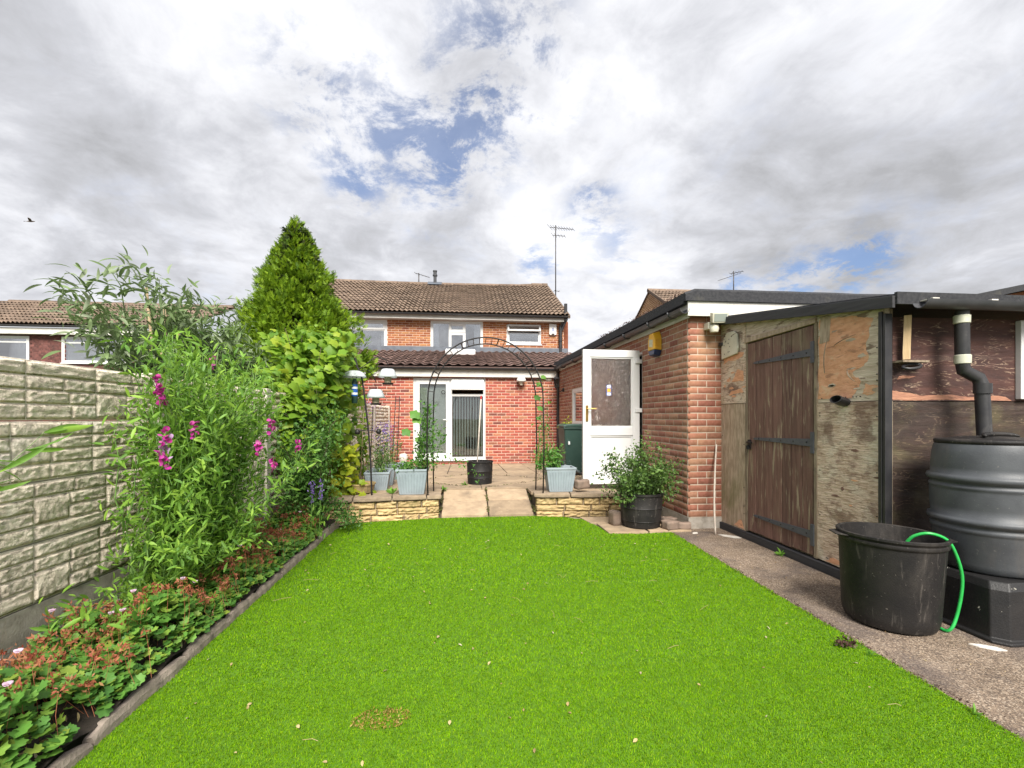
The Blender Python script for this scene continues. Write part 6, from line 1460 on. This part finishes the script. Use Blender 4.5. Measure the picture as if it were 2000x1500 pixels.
# ---- near tip of a sweet pea at the left edge
np_ = thing('sweet_pea_shoot', (-1.78, 1.95, .1), 'close sweet pea shoot with long pointed leaves at the left picture edge', 'plant')
nod2, dr2 = stems_plant(np_, [(-1.98, 1.5, .10), (-2.0, 1.55, .1)], [(-1.70, 2.08, 1.26), (-1.76, 1.86, 1.16)], (-.02, -.05, .15), .0045, 'pea_stem', 12, .03)
P = np.concatenate([nod2[-4:], nod2[-4:], nod2[8:12], nod2[8:12]]); n = len(P)
A = unit(np.stack([.35+rng.normal(size=n)*.20, .75+rng.normal(size=n)*.25, .12+rng.normal(size=n)*.30], 1))
scatter(np_, 'leaf', 'leaves', T_NARROW, place(P, A, rnd_dirs(n, .3), rng.uniform(.09, .19, n)), 'pea_leaf', n)

# ---- cranesbill ground cover in the bed
def bedx(n, ymin, ymax):
    y = ymin+(ymax-ymin)*rng.random(n); xa = fx(y)+.05; xb = -1.50-.012*y+.03; return xa+(xb-xa)*rng.random(n), y
def bedh(x, y): return .15+.075*np.sin(x*9+y*2.3)*np.cos(y*3.7+x*4)+.06*np.sin(y*7.7)
gr = thing('cranesbill_cover', (-1.78, 3, .08), 'low mat of cranesbill leaves with rusty red seed heads in the bed', 'ground cover'); gr['kind'] = 'stuff'
n = 7600; x, y = bedx(n, 1.05, 5.2); gap = (np.abs(y-2.02) < .05) & (x > -1.75)
x, y = x[~gap], y[~gap]; n = len(x); z = .09+(bedh(x, y))*rng.random(n)**.45+.02
edge_fall = np.clip((-1.50-.012*y+.04-x)/.10, .25, 1); z = .08+(z-.08)*edge_fall
P = np.stack([x, y, z], 1); A = unit(np.stack([rng.normal(size=n)*.8+.35, rng.normal(size=n)*.8-.35, rng.normal(size=n)*.25-.15], 1)); Nn = unit(np.stack([rng.normal(size=n)*.3+.15, rng.normal(size=n)*.3-.25, np.ones(n)], 1))
key = np.linalg.norm(P-CAMV, axis=1)-z*2.5
scatter(gr, 'leaf', 'leaves', T_PALM, place(P, A, Nn, rng.uniform(.032, .064, n)), 'geranium_leaf', 300, key=key)
# stalks and seed heads
n = 620; x, y = bedx(n, 1.1, 5.15); z = .10+bedh(x, y)+rng.uniform(-.02, .09, n); mb = MB()
for i in range(n):
    mb.tube([(x[i]+rng.normal()*.03, y[i]+rng.normal()*.03, .09), (x[i]+rng.normal()*.012, y[i]+rng.normal()*.012, .06+z[i]*.5), (x[i], y[i], z[i])], .0009, 3, cap=False)
o = mb.build('stalks', 'seed_head', gr, recalc=False); o['kind'] = 'stuff'
m_ = 13; P = np.repeat(np.stack([x, y, z], 1), m_, 0)+rng.normal(size=(n*m_, 3))*.012; A = rnd_dirs(n*m_, .7)
scatter(gr, 'seed_head', 'seed_heads', tm_lance(.20, 2, .3, .1), place(P, A, rnd_dirs(n*m_), rng.uniform(.014, .030, n*m_)), 'seed_head', 0)
for k in range(26):
    x, y = bedx(1, 1.2, 5.0); x, y = float(x[0]), float(y[0]); z = .17+float(bedh(np.array(x), np.array(y)))+.04
    O_ = np.array([(math.cos(a), math.sin(a), .25) for a in [q*2*math.pi/5 for q in range(5)]])
    scatter(gr, 'petal', 'petals', T_PETAL, place(np.tile([x, y, z], (5, 1)), O_, np.tile([.15, -.35, 1.0], (5, 1)), .021), 'pink_petal', 5)
# purple salvia spikes and yellowish sprig near the end of the bed
for k, (x, y, lb) in enumerate(((-1.50, 4.75, 'small purple flower spike at the foot of the dark shrub, left one'), (-1.45, 4.85, 'small purple flower spike at the foot of the dark shrub, right one'))):
    t = thing('salvia', (x, y, .1), lb, 'flower'); MB().tube([(x, y, .1), (x+.02, y-.02, .66)], .003, 5).build('stem', 'pea_stem', t)
    n = 60; zz = rng.uniform(.48, .70, n); P = np.stack([x+.02+rng.normal(size=n)*.010, y-.02+rng.normal(size=n)*.010, zz], 1); scatter(t, 'petal', 'petals', T_SMALL, place(P, rnd_dirs(n), rnd_dirs(n), .022), 'purple_petal', 0)
    n = 24; P = np.stack([x+rng.normal(size=n)*.03, y+rng.normal(size=n)*.03, rng.uniform(.15, .45, n)], 1); scatter(t, 'leaf', 'leaves', T_LANCE, place(P, rnd_dirs(n, .5), rnd_dirs(n, .8), rng.uniform(.04, .08, n)), 'pea_leaf', 24)

# ---- bush in the black pot by the garage
bu = thing('potted_bush', (2.12, 5.44, .37), 'loose leafy bush growing in the black pot by the garage corner', 'bush')
nb_ = 64; bs = [(2.12+random.uniform(-.10, .10), 5.44+random.uniform(-.10, .10), .37) for _ in range(nb_)]; tp = []
for i in range(nb_):
    a = random.uniform(0, 6.3); r_ = .50*math.sqrt(random.random()); zz = .50+.62*random.random()*(1-.35*(r_/.5)**2)
    tp.append((min(2.58, 2.10+r_*math.cos(a)), 5.42+r_*math.sin(a)*.8, zz-.15*(r_ > .35)))
nod, dr = stems_plant(bu, bs, tp, (0, 0, .16), .006, 'bark', 9, .07)
n = 8000; idx = rng.integers(0, len(nod), n); P = nod[idx]+rng.normal(size=(n, 3))*.042; P[:, 2] = np.maximum(P[:, 2], .10); P[:, 0] = np.minimum(P[:, 0], 2.61)
scatter(bu, 'leaf', 'foliage', T_SMALL, place(P, unit(dr[idx]*.4+rng.normal(size=(n, 3))*.8), rnd_dirs(n, 1.0), rng.uniform(.024, .050, n)), 'bush_leaf', 200)

# ---- climbers and flowers in the planters
def climber(x, y, z, h, n, spread, mat, label, big=None, tmpl=None, size=(.03, .06), cat='climber', name='climber'):
    t = thing(name, (x, y, z), label, cat)
    k = 12; bs = [(x+random.uniform(-.12, .12), y+random.uniform(-.08, .08), z) for _ in range(k)]; tp = [(x+random.gauss(0, spread), y+random.gauss(0, spread*.7), z+h*random.uniform(.35, 1)) for _ in range(k)]
    nod, dr = stems_plant(t, bs, tp, (0, 0, .05), .004, 'pea_stem', 8, .05)
    idx = rng.integers(0, len(nod), n); P = nod[idx]+rng.normal(size=(n, 3))*.035
    scatter(t, 'leaf', 'foliage', tmpl or T_SMALL, place(P, rnd_dirs(n), rnd_dirs(n, .8), rng.uniform(*size, n)), mat, 120)
    for (bx2, by2, bz2, s) in (big or []):
        P = np.array([[bx2, by2, bz2]]); scatter(t, 'leaf', 'big', T_VINE, place(P, np.array([[-.5, -.5, -.4]]), np.array([[.2, -.8, .7]]), s), mat, 1)
    return t
c1 = climber(-.52, 6.36, .60, .95, 950, .10, 'climber_leaf', 'green climber growing up the left leg of the arch', [(-.62, 6.3, 1.40, .15), (-.60, 6.32, 1.33, .14), (-.74, 6.3, 1.16, .13), (-.60, 6.3, 1.05, .08)])
climber(-.78, 6.34, .60, .14, 260, .09, 'climber_leaf', 'low green bedding plants in the left grey planter', name='bedding_plant', cat='plant')
n = 300; tt = rng.random(n)
P = np.stack([-.30+tt*.55+rng.normal(size=n)*.04, 6.4+rng.normal(size=n)*.06, .74+.08*np.sin(tt*5)+rng.normal(size=n)*.06-.15*tt], 1)[:90]
scatter(c1, 'leaf', 'trailing', T_SMALL, place(P, rnd_dirs(len(P)), rnd_dirs(len(P), .8), rng.uniform(.022, .05, len(P))), 'climber_leaf', 0)
climber(1.22, 6.37, .60, .32, 420, .13, 'climber_leaf', 'feathery green plant in the right grey planter', tmpl=T_LANCE, size=(.04, .09), cat='plant', name='planter_plant')
t = climber(1.10, 6.40, .60, 1.28, 150, .035, 'climber_leaf', 'sparse climber twining up the right leg of the arch', [(1.02, 6.36, 1.62, .10), (1.06, 6.36, 1.47, .09), (1.04, 6.35, 1.80, .09), (1.10, 6.36, 1.90, .08), (1.04, 6.4, 1.33, .07)], size=(.03, .06))
for (x, y, h, lb) in ((-1.26, 7.0, .45, 'green plant in the first grey planter by the fence'), (-1.27, 7.62, .70, 'purple-flowered plant in the middle grey planter by the fence'), (-1.30, 8.5, .72, 'tall purple-flowered plant in the farthest grey planter')):
    zz = pz(0, y)+.24; t = climber(x, y, zz, h, 170, .10, 'bush_leaf', lb, tmpl=T_LANCE, size=(.04, .075), cat='plant', name='planter_plant')
    if y > 7.1:
        n = 170; P = np.stack([x-.05+rng.normal(size=n)*.09, y+rng.normal(size=n)*.08, zz+h*rng.uniform(.35, 1.1, n)], 1); scatter(t, 'petal', 'petals', T_SMALL, place(P, rnd_dirs(n), rnd_dirs(n), rng.uniform(.02, .04, n)), 'purple_petal', 0)
t = climber(-1.72, 8.0, pz(0, 8), 1.5, 180, .07, 'vine_leaf', 'thin yellow-green climber on the fence behind the feeder pole', tmpl=T_VINE, size=(.04, .08), cat='climber')
n = 150; P = np.stack([-1.62+rng.normal(size=n)*.10, 8.3+rng.normal(size=n)*.2, rng.uniform(.9, 1.7, n)], 1); scatter(t, 'petal', 'petals', T_SMALL, place(P, rnd_dirs(n), rnd_dirs(n), rng.uniform(.025, .04, n)), 'mauve_petal', 0)
climber(1.98, 9.0, zb+.9, .16, 60, .05, 'golden_leaf', 'yellow-green trailing sprig lying over the green bin', size=(.04, .07), cat='plant', name='trailing_sprig')
# moss tufts along the garage gutter edge and on the felt
n = 420; a = rng.uniform(GL*.55, GL, n); P = np.array([gp(q, .09, 2.79) for q in a])+rng.normal(size=(n, 3))*np.array([.02, 0, .006])
me = scatter_mesh('roof_moss', T_SMALL, place(P, rnd_dirs(n, .8), rnd_dirs(n), rng.uniform(.012, .03, n)), rng.random(n)); me.materials.append(MATS['moss_dark'])
o = bpy.data.objects.new('roof_moss', me); COL.objects.link(o); o.parent = garage; o.location = -garage.location; o['kind'] = 'stuff'

# grit, dead bits and dust gathered along the lawn / path line, and dry leaves on the bed soil
n = 1500; tt = rng.random(n); yy = 1.3+3.8*tt; xx = 2.26+.0235*(yy-1.7)+np.abs(rng.normal(size=n))*.035-.012
me = scatter_mesh('edge_grit', T_SMALL, place(np.stack([xx, yy, np.full(n, .003)+rng.random(n)*.006], 1), rnd_dirs(n, .1), rnd_dirs(n, 1.0), rng.uniform(.006, .016, n)), rng.random(n)); me.materials.append(MATS['moss_dark'])
o = bpy.data.objects.new('edge_grit', me); COL.objects.link(o); props(o, 'dark grit and dead bits along the edge between lawn and path', 'grit', kind='stuff')
n = 420; x, y = bedx(n, 1.0, 5.3)
me = scatter_mesh('bed_litter', T_LANCE, place(np.stack([x, y, .095+rng.random(n)*.02], 1), rnd_dirs(n, .0), rnd_dirs(n, 1.4), rng.uniform(.02, .05, n)), rng.random(n)); me.materials.append(MATS['dry_leaf'])
o = bpy.data.objects.new('bed_litter', me); COL.objects.link(o); props(o, 'dry fallen leaves on the flower bed soil', 'leaf litter', kind='stuff')
n = 500; xx = rng.uniform(2.3, 4.2, n); yy = rng.uniform(1.3, 5.2, n); kk = (yy < 3.05) | (xx < 3.02); xx, yy = xx[kk], yy[kk]; n = len(xx)
me = scatter_mesh('path_grit', T_SMALL, place(np.stack([xx, yy, np.full(n, .003)], 1), rnd_dirs(n, .0), rnd_dirs(n, 1.5), rng.uniform(.005, .014, n)), rng.random(n)); me.materials.append(MATS['dry_leaf'])
o = bpy.data.objects.new('path_grit', me); COL.objects.link(o); props(o, 'scattered pale grit and leaf crumbs on the concrete path', 'grit', kind='stuff')

# moss and weeds in the paving joints
n = 1500; kx = rng.random(n); cyy = 6.2+3.6*rng.random(n); gxx = np.where(kx < .35, .318+rng.normal(size=n)*.008, np.where(kx < .7, -.31+rng.normal(size=n)*.012, .94+rng.normal(size=n)*.012)); cyy = np.where(kx < .7, 6.2+.85*rng.random(n), 6.2+.85*rng.random(n))
n2_ = 900; tt = rng.random(n2_); sg = rng.integers(0, 4, n2_); q0 = np.array(dm)[sg]; q1 = np.array(dm)[(sg+1) % 4]; jj = q0+(q1-q0)*tt[:, None]
gx2 = np.concatenate([gxx, jj[:, 0]+rng.normal(size=n2_)*.012]); gy2 = np.concatenate([cyy, jj[:, 1]+rng.normal(size=n2_)*.012])
clump = np.sin(gx2*9+gy2*14)+np.sin(gy2*23) > -.2; gx2, gy2 = gx2[clump], gy2[clump]; n = len(gx2)
gz2 = np.where(gy2 < 6.95, np.minimum(.045+(gy2-6.17)*.27, .26), .262-.0265*(gy2-7.2))+.002
me = scatter_mesh('joint_moss', T_SMALL, place(np.stack([gx2, gy2, gz2], 1), rnd_dirs(n, .9), rnd_dirs(n), rng.uniform(.008, .028, n)), rng.random(n)); me.materials.append(MATS['moss_green'])
o = bpy.data.objects.new('joint_moss', me); COL.objects.link(o); props(o, 'moss and dead bits growing in the patio paving joints', 'moss', kind='stuff')
